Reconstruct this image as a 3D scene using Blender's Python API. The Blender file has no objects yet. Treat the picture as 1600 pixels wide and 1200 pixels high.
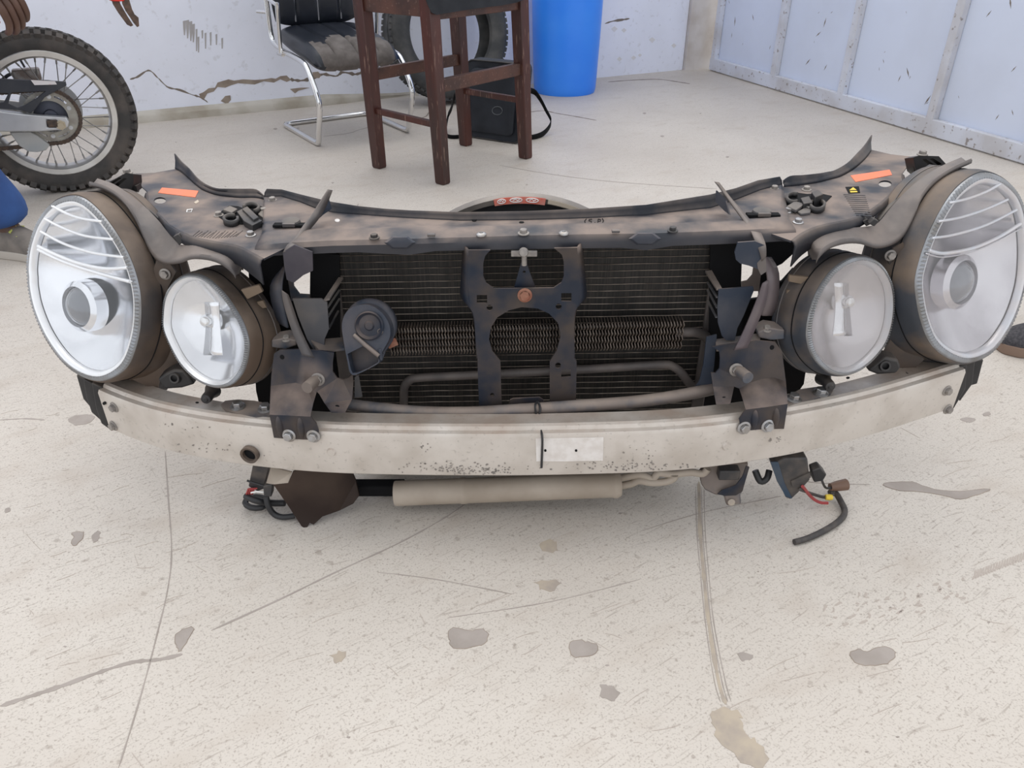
import bpy, bmesh, math, random
from mathutils import Vector, Matrix
random.seed(7)
R = math.radians

# ------------------------------------------------------------------ camera, world, light
F, TH, CAMZ = 1200.0, R(31.4), 0.92
scene = bpy.context.scene
cam_d = bpy.data.cameras.new('camera')
cam = bpy.data.objects.new('camera', cam_d)
scene.collection.objects.link(cam)
cam.location = (0, 0, CAMZ)
cam.rotation_euler = (R(90) - TH, 0, 0)
cam_d.sensor_fit = 'HORIZONTAL'
cam_d.sensor_width = 36.0
cam_d.lens = 36.0 * F / 1600.0
cam_d.clip_start = 0.02
scene.camera = cam

world = bpy.data.worlds.new('sky'); scene.world = world
world.use_nodes = True
wn = world.node_tree.nodes
wn['Background'].inputs['Color'].default_value = (0.93, 0.96, 1.0, 1)
wn['Background'].inputs['Strength'].default_value = 1.22

sun_d = bpy.data.lights.new('daylight', 'SUN')
sun_d.energy = 1.35
sun_d.angle = R(60)
sun_d.color = (1.0, 0.97, 0.93)
sun = bpy.data.objects.new('daylight', sun_d)
scene.collection.objects.link(sun)
sun.rotation_euler = Vector((0.05, -0.50, -1.0)).to_track_quat('-Z', 'Y').to_euler()

vs = scene.view_settings
vs.view_transform = 'Standard'; vs.look = 'None'; vs.gamma = 1.0
vs.use_curve_mapping = False
vs.exposure = 0.0

# ------------------------------------------------------------------ helpers
CT, ST = math.cos(TH), math.sin(TH)
TILT = 0.021
def ray(px, py):
    u = (px - 800) / F; v = (600 - py) / F
    return Vector((u, CT + v*ST, v*CT - ST))
CAM = Vector((0, 0, CAMZ))
def PP(px, py, o, n):                # the point of a picture ray on a plane of the place
    d = ray(px, py); o = Vector(o); n = Vector(n)
    return CAM + d * ((o - CAM).dot(n) / d.dot(n))
def PY(px, py, Y): return PP(px, py, (0, Y, 0), (0, 1, 0))
def PZ(px, py, Z=0.0): return PP(px, py, (0, 0, Z), (0, 0, 1))
def PT(px, py, z0): return PP(px, py, (0, 0, z0), (-TILT, 0, 1))
def V(*a): return Vector(a)

WORLD = {}                            # world matrices of what is built
def wm(o): return WORLD.get(o.name, Matrix.Identity(4))
def link(o, parent, M):
    scene.collection.objects.link(o)
    WORLD[o.name] = M
    if parent is not None:
        o.parent = parent
        o.matrix_parent_inverse = Matrix.Identity(4)
        o.matrix_basis = wm(parent).inverted() @ M
    else:
        o.matrix_basis = M
    return o
def tag(o, label=None, cat=None, group=None, kind=None):
    if label: o['label'] = label
    if cat: o['category'] = cat
    if group: o['group'] = group
    if kind: o['kind'] = kind
    return o
def empty(name, loc, label=None, cat=None, group=None):
    o = bpy.data.objects.new(name, None)
    o.empty_display_size = 0.1
    link(o, None, Matrix.Translation(Vector(loc)))
    return tag(o, label, cat, group)
def finish(name, bm, mat, parent=None, smooth=True, angle=35, solid=0, bevel=0, sub=0, offset=0):
    bmesh.ops.recalc_face_normals(bm, faces=bm.faces)
    c = Vector((0, 0, 0))
    if bm.verts:
        lo = Vector([min(v.co[i] for v in bm.verts) for i in range(3)])
        hi = Vector([max(v.co[i] for v in bm.verts) for i in range(3)])
        c = (lo + hi) / 2
        for v in bm.verts: v.co -= c
    me = bpy.data.meshes.new(name)
    bm.to_mesh(me); bm.free()
    if smooth:
        me.polygons.foreach_set('use_smooth', [True]*len(me.polygons))
        me.set_sharp_from_angle(angle=R(angle))
    o = bpy.data.objects.new(name, me)
    if mat: me.materials.append(mat)
    link(o, parent, Matrix.Translation(c))
    if solid:
        m = o.modifiers.new('thickness', 'SOLIDIFY'); m.thickness = solid; m.offset = offset
    if bevel:
        m = o.modifiers.new('bevel', 'BEVEL'); m.width = bevel; m.segments = 2; m.limit_method = 'ANGLE'; m.angle_limit = R(40)
    if sub:
        m = o.modifiers.new('smooth', 'SUBSURF'); m.levels = sub; m.render_levels = sub
    return o
def add_faces(bm, verts, faces):
    vs_ = [bm.verts.new(v) for v in verts]
    for f in faces:
        try: bm.faces.new([vs_[i] for i in f])
        except ValueError: pass
    return vs_
def add_plate(bm, outer, holes=(), t=V(0, 0.003, 0), normal=None):
    edges = []; t = Vector(t)
    for loop in [outer] + list(holes):
        vs_ = [bm.verts.new(p) for p in loop]
        for i in range(len(vs_)):
            edges.append(bm.edges.new((vs_[i], vs_[(i+1) % len(vs_)])))
    n = Vector(normal) if normal is not None else t.normalized()
    r = bmesh.ops.triangle_fill(bm, use_beauty=True, use_dissolve=False, edges=edges, normal=n)
    faces = [g for g in r['geom'] if isinstance(g, bmesh.types.BMFace)]
    e = bmesh.ops.extrude_face_region(bm, geom=faces, use_keep_orig=True)
    for g in e['geom']:
        if isinstance(g, bmesh.types.BMVert): g.co += t
def plate(name, outer, mat, parent=None, holes=(), t=V(0, 0.003, 0), normal=None, smooth=True, angle=30, bevel=0, solid=0):
    bm = bmesh.new(); add_plate(bm, outer, holes, t, normal)
    return finish(name, bm, mat, parent, smooth, angle, bevel=bevel)
def crom(pts, n, closed=False):       # smooth curve through points
    pts = [Vector(p) for p in pts]; m = len(pts); out = []
    segs = m if closed else m-1
    for i in range(segs):
        if closed: p = [pts[(i+k-1) % m] for k in range(4)]
        else: p = [pts[max(0, min(m-1, i+k-1))] for k in range(4)]
        for j in range(n):
            t = j/n
            out.append(0.5*((2*p[1]) + (p[2]-p[0])*t + (2*p[0]-5*p[1]+4*p[2]-p[3])*t*t + (3*p[1]-p[0]-3*p[2]+p[3])*t**3))
    if not closed: out.append(pts[-1].copy())
    return out
def resample(pts, n, closed=True):
    P = list(pts) + ([pts[0]] if closed else [])
    L = [0]
    for a, b in zip(P, P[1:]): L.append(L[-1] + (b-a).length)
    out = []; k = 0
    for i in range(n):
        s = L[-1]*i/(n if closed else n-1)
        while k < len(L)-2 and L[k+1] < s: k += 1
        f = (s-L[k])/max(1e-9, L[k+1]-L[k])
        out.append(P[k].lerp(P[k+1], min(1, f)))
    return out
def add_tube(bm, pts, r, seg=8, closed=False, cap=True, flat=1.0):
    pts = [Vector(p) for p in pts]; n = len(pts)
    rr = r if isinstance(r, (list, tuple)) else [r]*n
    rings = []; up = None
    for i in range(n):
        a = pts[(i-1) % n] if (closed or i > 0) else pts[i]
        b = pts[(i+1) % n] if (closed or i < n-1) else pts[i]
        t = (b-a).normalized()
        if up is None:
            up = V(0, 0, 1) if abs(t.z) < 0.9 else V(1, 0, 0)
        up = (up - t*up.dot(t)).normalized(); s = t.cross(up)
        rings.append([bm.verts.new(pts[i] + (s*math.cos(2*math.pi*k/seg) + up*math.sin(2*math.pi*k/seg)*flat)*rr[i]) for k in range(seg)])
    for i in range(n if closed else n-1):
        A, B = rings[i], rings[(i+1) % n]
        for k in range(seg): bm.faces.new((A[k], A[(k+1) % seg], B[(k+1) % seg], B[k]))
    if cap and not closed:
        bm.faces.new(list(reversed(rings[0]))); bm.faces.new(rings[-1])
def tube(name, pts, r, mat, parent=None, seg=10, closed=False, curve=0, flat=1.0):
    if curve: pts = crom(pts, curve, closed)
    bm = bmesh.new(); add_tube(bm, pts, r, seg, closed, flat=flat)
    return finish(name, bm, mat, parent, True, 50)
def frame(axis, hint=V(0, 0, 1)):
    w = Vector(axis).normalized()
    if abs(w.dot(hint)) > 0.98: hint = V(1, 0, 0)
    u = (hint - w*hint.dot(w)).normalized()
    return u, u.cross(w)*-1, w        # u up-like, v side, w axis
def add_lathe(bm, prof, o, axis, seg=24, a0=0, a1=2*math.pi, hint=V(0, 0, 1)):
    u, v, w = frame(axis, hint); o = Vector(o); full = abs(a1-a0) > 6.28
    rings = []
    cnt = seg if full else seg+1
    for (r, h) in prof:
        rings.append([bm.verts.new(o + w*h + (u*math.cos(a0+(a1-a0)*k/seg) + v*math.sin(a0+(a1-a0)*k/seg))*max(r, 1e-5)) for k in range(cnt)])
    for A, B in zip(rings, rings[1:]):
        for k in range(cnt if full else cnt-1):
            bm.faces.new((A[k], A[(k+1) % cnt], B[(k+1) % cnt], B[k]))
def lathe(name, prof, o, axis, mat, parent=None, seg=24, angle=35, **k):
    bm = bmesh.new(); add_lathe(bm, prof, o, axis, seg, **k)
    bmesh.ops.remove_doubles(bm, verts=bm.verts, dist=2e-5)
    return finish(name, bm, mat, parent, True, angle)
def add_loft(bm, rings, closed=True, cap0=False, cap1=False):
    RV = [[bm.verts.new(p) for p in r] for r in rings]; n = len(RV[0])
    for A, B in zip(RV, RV[1:]):
        for k in range(n if closed else n-1):
            bm.faces.new((A[k], A[(k+1) % n], B[(k+1) % n], B[k]))
    if cap0: bm.faces.new(RV[0])
    if cap1: bm.faces.new(RV[-1])
def loft(name, rings, mat, parent=None, closed=True, cap0=False, cap1=False, angle=35, solid=0, bevel=0, sub=0, offset=0):
    bm = bmesh.new(); add_loft(bm, rings, closed, cap0, cap1)
    return finish(name, bm, mat, parent, True, angle, solid=solid, bevel=bevel, sub=sub, offset=offset)
def add_box(bm, c, ax, ay, az):       # centre and three half vectors
    c = Vector(c); ax, ay, az = Vector(ax), Vector(ay), Vector(az)
    P = [c + ax*i + ay*j + az*k for k in (-1, 1) for j in (-1, 1) for i in (-1, 1)]
    add_faces(bm, P, [(0, 2, 3, 1), (4, 5, 7, 6), (0, 1, 5, 4), (2, 6, 7, 3), (0, 4, 6, 2), (1, 3, 7, 5)])
def box(name, c, ax, ay, az, mat, parent=None, bevel=0.002):
    bm = bmesh.new(); add_box(bm, c, ax, ay, az)
    return finish(name, bm, mat, parent, True, 30, bevel=bevel)
def bar(name, a, b, w, h, mat, parent=None, up=V(0, 0, 1), bevel=0.003):
    a, b = Vector(a), Vector(b); d = b-a; t = d.normalized()
    s = t.cross(up).normalized(); n = s.cross(t)
    return box(name, (a+b)/2, d/2, s*w/2, n*h/2, mat, parent, bevel)

# ------------------------------------------------------------------ materials
def mat(name, c1, rough=0.6, metal=0.0, c2=None, scale=6.0, lo=0.4, hi=0.65, dust=None, dust_amt=0.6,
        bump=0.0, bscale=150.0, detail=6.0, stretch=None, speck=None, speck_amt=0.0, coat=0.0, spec=0.5):
    m = bpy.data.materials.new(name); m.use_nodes = True
    nt = m.node_tree; N = nt.nodes; L = nt.links
    b = N['Principled BSDF']
    b.inputs['Roughness'].default_value = rough; b.inputs['Metallic'].default_value = metal
    b.inputs['Specular IOR Level'].default_value = spec
    b.inputs['Coat Weight'].default_value = coat
    tc = N.new('ShaderNodeTexCoord'); mp = N.new('ShaderNodeMapping')
    geo = N.new('ShaderNodeNewGeometry')
    L.new(geo.outputs['Position'], mp.inputs['Vector'])
    if stretch: mp.inputs['Scale'].default_value = stretch
    def noise(s, d=detail, vec=None):
        n = N.new('ShaderNodeTexNoise'); n.inputs['Scale'].default_value = s; n.inputs['Detail'].default_value = d
        L.new(vec or mp.outputs['Vector'], n.inputs['Vector']); return n
    def rng(src, a, b2, to0=0.0, to1=1.0):
        r = N.new('ShaderNodeMapRange'); r.inputs[1].default_value = a; r.inputs[2].default_value = b2
        r.inputs[3].default_value = to0; r.inputs[4].default_value = to1
        L.new(src, r.inputs[0]); return r.outputs[0]
    def mix(f, A, B):
        x = N.new('ShaderNodeMix'); x.data_type = 'RGBA'
        if isinstance(f, float): x.inputs[0].default_value = f
        else: L.new(f, x.inputs[0])
        for s, val in ((6, A), (7, B)):
            if isinstance(val, tuple): x.inputs[s].default_value = (*val, 1)
            else: L.new(val, x.inputs[s])
        return x.outputs[2]
    col = c1
    if c2: col = mix(rng(noise(scale).outputs['Fac'], lo, hi), c1, c2)
    if speck:
        vo = noise(scale*9, 3.0)
        col = mix(rng(vo.outputs['Fac'], 0.62, 0.70, 0, speck_amt), col, speck)
    if dust:
        sp = N.new('ShaderNodeSeparateXYZ'); L.new(geo.outputs['Normal'], sp.inputs[0])
        up = rng(sp.outputs[2], 0.15, 0.85, 0.06, 1.0)
        nz = rng(noise(14.0).outputs['Fac'], 0.35, 0.62)
        mu = N.new('ShaderNodeMath'); mu.operation = 'MULTIPLY'; L.new(up, mu.inputs[0]); L.new(nz, mu.inputs[1])
        m2 = N.new('ShaderNodeMath'); m2.operation = 'MULTIPLY'; L.new(mu.outputs[0], m2.inputs[0]); m2.inputs[1].default_value = dust_amt
        col = mix(m2.outputs[0], col, dust)
        rr = rng(m2.outputs[0], 0, 1, rough, min(1, rough+0.35)); L.new(rr, b.inputs['Roughness'])
    if isinstance(col, tuple): b.inputs['Base Color'].default_value = (*col, 1)
    else: L.new(col, b.inputs['Base Color'])
    if bump:
        bn = N.new('ShaderNodeBump'); bn.inputs['Strength'].default_value = bump; bn.inputs['Distance'].default_value = 0.002
        L.new(noise(bscale, 4.0).outputs['Fac'], bn.inputs['Height']); L.new(bn.outputs[0], b.inputs['Normal'])
    return m
DUST = (0.30, 0.245, 0.20)
M = {}
M['black'] = mat('black_painted_steel', (0.010, 0.012, 0.018), 0.42, 0.0, (0.022, 0.025, 0.034), 10, dust=(0.24, 0.19, 0.16), dust_amt=0.6, bump=0.1, bscale=90, spec=0.3)
M['panel'] = mat('dusty_panel', (0.014, 0.017, 0.026), 0.45, 0.0, (0.03, 0.032, 0.042), 9, 0.4, 0.6, dust=(0.25, 0.195, 0.165), dust_amt=1.0, bump=0.08, bscale=80)
M['bluegrey'] = mat('dusty_blue_grey_steel', (0.020, 0.030, 0.050), 0.5, 0.0, (0.050, 0.054, 0.068), 16, dust=(0.25, 0.20, 0.175), dust_amt=0.75, bump=0.08, spec=0.3)
M['bracket'] = mat('black_bracket_steel', (0.010, 0.017, 0.032), 0.42, 0.0, (0.055, 0.043, 0.038), 16, 0.42, 0.64, dust=(0.25, 0.19, 0.16), dust_amt=0.75, bump=0.06, spec=0.3)
M['duct'] = mat('grey_duct_plastic', (0.075, 0.075, 0.083), 0.6, 0, (0.125, 0.112, 0.105), 14, dust=(0.30, 0.26, 0.22), dust_amt=0.5, spec=0.3)
M['blackplastic'] = mat('black_plastic', (0.012, 0.012, 0.014), 0.5, 0, (0.03, 0.029, 0.03), 12, dust=DUST, dust_amt=0.35)
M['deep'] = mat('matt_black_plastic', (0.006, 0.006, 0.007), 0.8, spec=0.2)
M['housing'] = mat('brown_dusty_housing', (0.10, 0.068, 0.048), 0.55, 0, (0.035, 0.03, 0.03), 9, 0.45, 0.7, dust=(0.26, 0.20, 0.155), dust_amt=0.7, bump=0.08)
M['housing_r'] = mat('dark_dusty_housing', (0.035, 0.042, 0.055), 0.5, 0, (0.15, 0.11, 0.08), 11, 0.42, 0.66, dust=(0.24, 0.18, 0.135), dust_amt=0.7, bump=0.08)
M['trim'] = mat('grey_rubber_trim', (0.065, 0.06, 0.063), 0.38, 0, (0.12, 0.10, 0.09), 9, dust=(0.28, 0.23, 0.2), dust_amt=0.65)
M['alu'] = mat('weathered_aluminium', (0.60, 0.55, 0.50), 0.40, 0.3, (0.49, 0.44, 0.39), 16, 0.42, 0.7, dust=(0.36, 0.27, 0.21), dust_amt=0.75, speck=(0.22, 0.20, 0.18), speck_amt=0.3, bump=0.1, bscale=120)
M['alubolt'] = mat('zinc_bolt', (0.42, 0.42, 0.43), 0.38, 0.8, (0.28, 0.25, 0.22), 60)
M['boltdust'] = mat('dusty_bolt', (0.23, 0.21, 0.2), 0.5, 0.4, (0.35, 0.32, 0.29), 80, dust=(0.38, 0.34, 0.3), dust_amt=0.6)
M['rust'] = mat('rusty_bolt', (0.24, 0.09, 0.055), 0.7, 0.2, (0.30, 0.15, 0.10), 90)
M['core'] = None
M['tubeline'] = mat('condenser_tube', (0.36, 0.30, 0.25), 0.5, 0.4, (0.14, 0.11, 0.09), 30)
M['fin'] = mat('cooler_fin', (0.085, 0.065, 0.053), 0.5, 0.4, (0.17, 0.135, 0.11), 40)
M['pipe'] = mat('dusty_pipe', (0.16, 0.13, 0.115), 0.55, 0.1, (0.05, 0.065, 0.09), 16, 0.5, 0.66, dust=(0.36, 0.29, 0.24), dust_amt=0.7)
M['darkpipe'] = mat('dark_pipe', (0.065, 0.055, 0.052), 0.6, 0, (0.11, 0.09, 0.08), 20)
M['canister'] = mat('dusty_canister', (0.42, 0.36, 0.30), 0.65, 0.1, (0.33, 0.275, 0.22), 10, bump=0.05)
M['tray'] = mat('brown_undertray', (0.024, 0.014, 0.011), 0.5, 0, (0.048, 0.031, 0.023), 9, spec=0.25)
M['chrome'] = mat('chrome', (0.78, 0.78, 0.78), 0.12, 1.0)
M['reflector'] = mat('headlamp_reflector', (0.86, 0.87, 0.90), 0.16, 1.0, (0.72, 0.73, 0.76), 10)
M['reflector_r'] = mat('hazy_headlamp_reflector', (0.62, 0.60, 0.62), 0.22, 0.9, (0.48, 0.46, 0.48), 10)
M['whitering'] = mat('bright_white_ring', (0.97, 0.97, 0.98), 0.28, 0.75)
M['greyring'] = mat('hazy_grey_ring', (0.66, 0.68, 0.73), 0.28, 0.6, (0.72, 0.68, 0.68), 20)
M['serrated'] = mat('clear_serrated_bezel', (0.30, 0.31, 0.33), 0.2, 0.4, (0.22, 0.215, 0.21), 25)
M['darkglass'] = mat('projector_glass', (0.10, 0.11, 0.13), 0.05, 0.0, spec=1.0, coat=1.0)
M['orange'] = mat('orange_sticker', (0.95, 0.22, 0.10), 0.6, 0, (0.80, 0.22, 0.12), 60)
M['red'] = mat('red_plastic', (0.70, 0.03, 0.02), 0.4)
M['redsticker'] = mat('faded_red_sticker', (0.72, 0.15, 0.10), 0.6, 0, (0.62, 0.25, 0.20), 90)
M['cream'] = mat('cream_sticker', (0.55, 0.46, 0.36), 0.6)
M['white'] = mat('white_print', (0.85, 0.84, 0.82), 0.6)
M['yellow'] = mat('yellow_print', (0.80, 0.58, 0.06), 0.6)
M['label'] = mat('pale_label', (0.76, 0.72, 0.69), 0.45, 0, (0.66, 0.61, 0.57), 60)
M['shroud'] = mat('dusty_shroud', (0.17, 0.15, 0.135), 0.6, 0, (0.28, 0.245, 0.215), 14, bump=0.1)
M['shroudin'] = mat('shroud_inside', (0.03, 0.031, 0.036), 0.6, 0, (0.055, 0.052, 0.053), 14)
M['wire'] = mat('black_wire', (0.02, 0.02, 0.022), 0.5)
M['loom'] = mat('taped_loom', (0.045, 0.04, 0.04), 0.6, 0, (0.09, 0.075, 0.065), 60)
M['redwire'] = mat('red_wire', (0.35, 0.05, 0.05), 0.5)
M['brownplug'] = mat('brown_plug', (0.16, 0.09, 0.06), 0.5)
M['bluebox'] = mat('dark_blue_module', (0.025, 0.05, 0.085), 0.45, 0, (0.06, 0.07, 0.085), 20)
M['module'] = mat('dark_grey_module', (0.035, 0.034, 0.036), 0.55, 0, (0.09, 0.075, 0.065), 30)

def lens_mat(name, haze, tint, rough):
    m = bpy.data.materials.new(name); m.use_nodes = True
    nt = m.node_tree; N = nt.nodes; L = nt.links
    b = N['Principled BSDF']; b.inputs['Base Color'].default_value = (*tint, 1); b.inputs['Roughness'].default_value = rough
    b.inputs['Coat Weight'].default_value = 0.3
    tr = N.new('ShaderNodeBsdfTransparent'); mx = N.new('ShaderNodeMixShader')
    geo = N.new('ShaderNodeNewGeometry'); n = N.new('ShaderNodeTexNoise'); n.inputs['Scale'].default_value = 14; n.inputs['Detail'].default_value = 5
    L.new(geo.outputs['Position'], n.inputs['Vector'])
    r = N.new('ShaderNodeMapRange'); r.inputs[1].default_value = 0.3; r.inputs[2].default_value = 0.7
    r.inputs[3].default_value = haze*0.75; r.inputs[4].default_value = haze*1.25
    L.new(n.outputs['Fac'], r.inputs[0])
    lw = N.new('ShaderNodeLayerWeight'); lw.inputs['Blend'].default_value = 0.35
    ad = N.new('ShaderNodeMath'); ad.operation = 'MULTIPLY_ADD'; L.new(lw.outputs['Fresnel'], ad.inputs[0]); ad.inputs[1].default_value = 0.22
    L.new(r.outputs[0], ad.inputs[2]); ad.use_clamp = True
    L.new(ad.outputs[0], mx.inputs[0]); L.new(tr.outputs[0], mx.inputs[1]); L.new(b.outputs[0], mx.inputs[2])
    out = [x for x in N if x.type == 'OUTPUT_MATERIAL'][0]; L.new(mx.outputs[0], out.inputs[0])
    return m
M['lens'] = lens_mat('clear_lens', 0.10, (0.90, 0.93, 0.98), 0.08)
M['lens_r'] = lens_mat('hazy_lens', 0.16, (0.74, 0.72, 0.74), 0.10)
M['lens_s'] = lens_mat('small_clear_lens', 0.14, (0.86, 0.86, 0.87), 0.10)
M['lens_sr'] = lens_mat('small_dusty_lens', 0.30, (0.60, 0.55, 0.53), 0.25)

def core_mat():
    m = mat('condenser_fin_core', (0.012, 0.010, 0.009), 0.6, 0.2)
    nt = m.node_tree; N = nt.nodes; L = nt.links; b = N['Principled BSDF']
    geo = N.new('ShaderNodeNewGeometry'); mp = N.new('ShaderNodeMapping'); mp.inputs['Scale'].default_value = (420, 30, 12)
    L.new(geo.outputs['Position'], mp.inputs[0])
    n = N.new('ShaderNodeTexNoise'); n.inputs['Scale'].default_value = 1.0; n.inputs['Detail'].default_value = 2
    L.new(mp.outputs[0], n.inputs['Vector'])
    cr = N.new('ShaderNodeValToRGB'); cr.color_ramp.elements[0].position = 0.4; cr.color_ramp.elements[0].color = (0.004, 0.0035, 0.003, 1)
    cr.color_ramp.elements[1].position = 0.8; cr.color_ramp.elements[1].color = (0.030, 0.024, 0.02, 1)
    L.new(n.outputs['Fac'], cr.inputs[0]); L.new(cr.outputs[0], b.inputs['Base Color'])
    return m
M['core'] = core_mat()

# the big surfaces
def floor_mat():
    m = mat('painted_concrete_floor', (0.59, 0.54, 0.485), 0.5, 0, (0.50, 0.45, 0.40), 1.6, 0.35, 0.72, bump=0.12, bscale=70)
    nt = m.node_tree; N = nt.nodes; L = nt.links; b = N['Principled BSDF']
    src = b.inputs['Base Color'].links[0].from_socket
    geo = N.new('ShaderNodeNewGeometry')
    def layer(src, scale, rot, a, c, amt, colr, detail=3.0, s=1.0):
        m0 = N.new('ShaderNodeMapping'); m0.inputs['Rotation'].default_value = (0, 0, rot); L.new(geo.outputs['Position'], m0.inputs[0])
        mp = N.new('ShaderNodeMapping'); mp.inputs['Scale'].default_value = scale
        L.new(m0.outputs[0], mp.inputs[0])
        n = N.new('ShaderNodeTexNoise'); n.inputs['Scale'].default_value = s; n.inputs['Detail'].default_value = detail
        L.new(mp.outputs[0], n.inputs['Vector'])
        r = N.new('ShaderNodeMapRange'); r.inputs[1].default_value = a; r.inputs[2].default_value = c; r.inputs[4].default_value = amt
        L.new(n.outputs['Fac'], r.inputs[0])
        x = N.new('ShaderNodeMix'); x.data_type = 'RGBA'; L.new(r.outputs[0], x.inputs[0]); L.new(src, x.inputs[6]); x.inputs[7].default_value = (*colr, 1)
        return x.outputs[2]
    dk = (0.27, 0.225, 0.19)
    src = layer(src, (330, 330, 1), 0.2, 0.56, 0.68, 0.5, dk, 2.0)           # specks
    src = layer(src, (170, 170, 1), 0, 0.60, 0.68, 0.6, dk)
    src = layer(src, (60, 60, 1), 0.4, 0.63, 0.72, 0.5, dk)
    src = layer(src, (22, 260, 1), -0.62, 0.60, 0.70, 0.5, dk, 4.0)            # fine scratches, three ways
    src = layer(src, (12, 210, 1), -0.35, 0.63, 0.73, 0.42, dk, 4.0)
    src = layer(src, (30, 240, 1), 0.9, 0.65, 0.75, 0.4, dk, 4.0)
    src = layer(src, (7, 13, 1), -0.5, 0.54, 0.74, 0.42, (0.42, 0.35, 0.29), 6.0)
    L.new(src, b.inputs['Base Color'])
    return m
M['floor'] = floor_mat()
M['wall'] = mat('white_plaster_wall', (0.84, 0.865, 0.97), 0.7, 0, (0.78, 0.80, 0.89), 3.6, 0.4, 0.75, speck=(0.46, 0.45, 0.47), speck_amt=0.25, bump=0.25, bscale=35)
M['kerb'] = mat('cement_kerb', (0.52, 0.485, 0.43), 0.85, 0, (0.36, 0.32, 0.26), 6, bump=0.5, bscale=40)
M['plaster'] = mat('bare_brown_plaster', (0.34, 0.28, 0.23), 0.9, 0, (0.25, 0.2, 0.165), 20, bump=0.6, bscale=60)
M['chip'] = mat('bare_concrete_chip', (0.37, 0.325, 0.295), 0.8, 0, (0.31, 0.27, 0.24), 18, bump=0.3)
M['scuff'] = mat('thin_scratch', (0.45, 0.39, 0.345), 0.8)
M['crackline'] = mat('dark_crack', (0.20, 0.165, 0.14), 0.9)
M['stain'] = mat('floor_stain', (0.44, 0.37, 0.29), 0.8, 0, (0.34, 0.29, 0.25), 30)
M['gate'] = mat('pale_blue_grey_gate_paint', (0.68, 0.735, 0.87), 0.5, 0, (0.62, 0.665, 0.78), 2.0, speck=(0.16, 0.13, 0.12), speck_amt=0.0)
M['gateframe'] = mat('chipped_gate_frame_paint', (0.66, 0.68, 0.75), 0.5, 0, (0.55, 0.54, 0.56), 5.0, speck=(0.20, 0.15, 0.12), speck_amt=0.75)
# ------------------------------------------------------------------ the setting
def struct(o): o['kind'] = 'structure'; return o
bm = bmesh.new(); add_box(bm, (0, 3.2, -0.05), (6.5, 0, 0), (0, 5.2, 0), (0, 0, 0.05))
floor = struct(finish('floor', bm, M['floor'], None, False))

WA, WB = PZ(217, 190), PZ(1066, 109); WA.z = WB.z = 0
wd = (WB-WA).normalized(); wnrm = V(wd.y, -wd.x, 0)          # towards the room
WL = WA - wd*3.0
WC = PZ(1106, 106); WC.z = 0
def wallseg(name, a, b, h, t, m):
    d = (b-a).normalized(); n = V(d.y, -d.x, 0)
    bm = bmesh.new()
    add_box(bm, (a+b)/2 - n*t/2 + V(0, 0, h/2), (b-a)/2, n*t/2, V(0, 0, h/2))
    return struct(finish(name, bm, m, None, False))
wall_back = wallseg('wall_back', WL, WB, 2.6, 0.2, M['wall'])
wall_corner = wallseg('wall_corner', WB + wnrm*0.03, WC + wnrm*0.05 + wd*0.12, 2.6, 0.25, mat('grey_brown_corner_plaster', (0.62, 0.58, 0.555), 0.75, 0, (0.44, 0.38, 0.33), 5, 0.4, 0.7, bump=0.3, bscale=35))  # corner facet gets a darker, mottled grey-brown than the wall beside it
# cement kerb along the foot of the wall
kb = bmesh.new(); random.seed(3)
KN = 40; rings = []
for i in range(KN+1):
    p = WL.lerp(WA + wd*1.55, i/KN); j = random.uniform(-1, 1)*0.006
    fade = 1.0 if i < KN-4 else max(0.25, (KN-i)/5)
    hh = 0.040*fade; dd = 0.045*fade + j
    rings.append([p + V(0, 0, 0.0), p + wnrm*dd, p + wnrm*(dd-0.004) + V(0, 0, hh*0.75+j), p + wnrm*(dd*0.75) + V(0, 0, hh), p + V(0, 0, hh+0.012)])
add_loft(kb, rings, True, True, True)
baseboard = struct(finish('baseboard_back', kb, M['kerb'], None, True, 40))

def on_wall(px, py, off=0.0): return PP(px, py, WA + wnrm*off, wnrm)
def wall_patch(name, pxs, m=M['plaster']):
    return plate(name, [on_wall(x, y, 0.0015) for x, y in pxs], m, wall_back, t=-wnrm*0.004, normal=wnrm, smooth=False)
def wall_crack(pxs, w0, m=M['crackline']):
    pts = [on_wall(x, y, 0.0005) for x, y in pxs]; pts = crom(pts, 4)
    random.seed(len(pxs)); up, dn = [], []
    for i, p in enumerate(pts):
        w = w0*random.uniform(0.3, 1.1)*(0.25 if i in (0, len(pts)-1) else 1)
        up.append(p + V(0, 0, w)); dn.append(p - V(0, 0, w))
    return plate('crack', up + dn[::-1], m, wall_back, t=-wnrm*0.002, normal=wnrm, smooth=False)
wall_patch('bare_plaster', [(311, 147), (318, 144), (326, 138), (336, 137), (340, 129), (350, 126), (357, 124), (366, 126), (380, 124), (398, 125), (412, 124), (424, 122), (431, 123), (438, 119), (448, 118), (455, 125), (448, 128), (438, 124), (428, 129), (412, 127), (398, 132), (384, 131), (372, 130), (362, 133), (352, 137), (340, 136), (334, 143), (324, 146), (319, 155), (313, 152)])
wall_patch('bare_plaster', [(488, 113), (497, 112), (502, 117), (499, 122), (490, 122)])
wall_patch('bare_plaster', [(345, 158), (352, 150), (360, 149), (361, 156), (355, 163)])
wall_patch('bare_plaster', [(453, 139), (470, 137), (484, 137), (466, 142), (461, 146)])
wall_crack([(203, 124), (215, 120), (232, 110), (244, 119), (256, 131), (264, 137), (282, 141), (300, 148), (313, 152), (325, 160)], 0.006)
wall_crack([(453, 124), (470, 126), (490, 122), (505, 116), (525, 119), (535, 113), (555, 116), (566, 113)], 0.010)
wall_crack([(945, 37), (958, 33), (972, 31), (984, 29)], 0.008)
drip = mat('grey_brown_drips', (0.42, 0.40, 0.40), 0.8)
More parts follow.
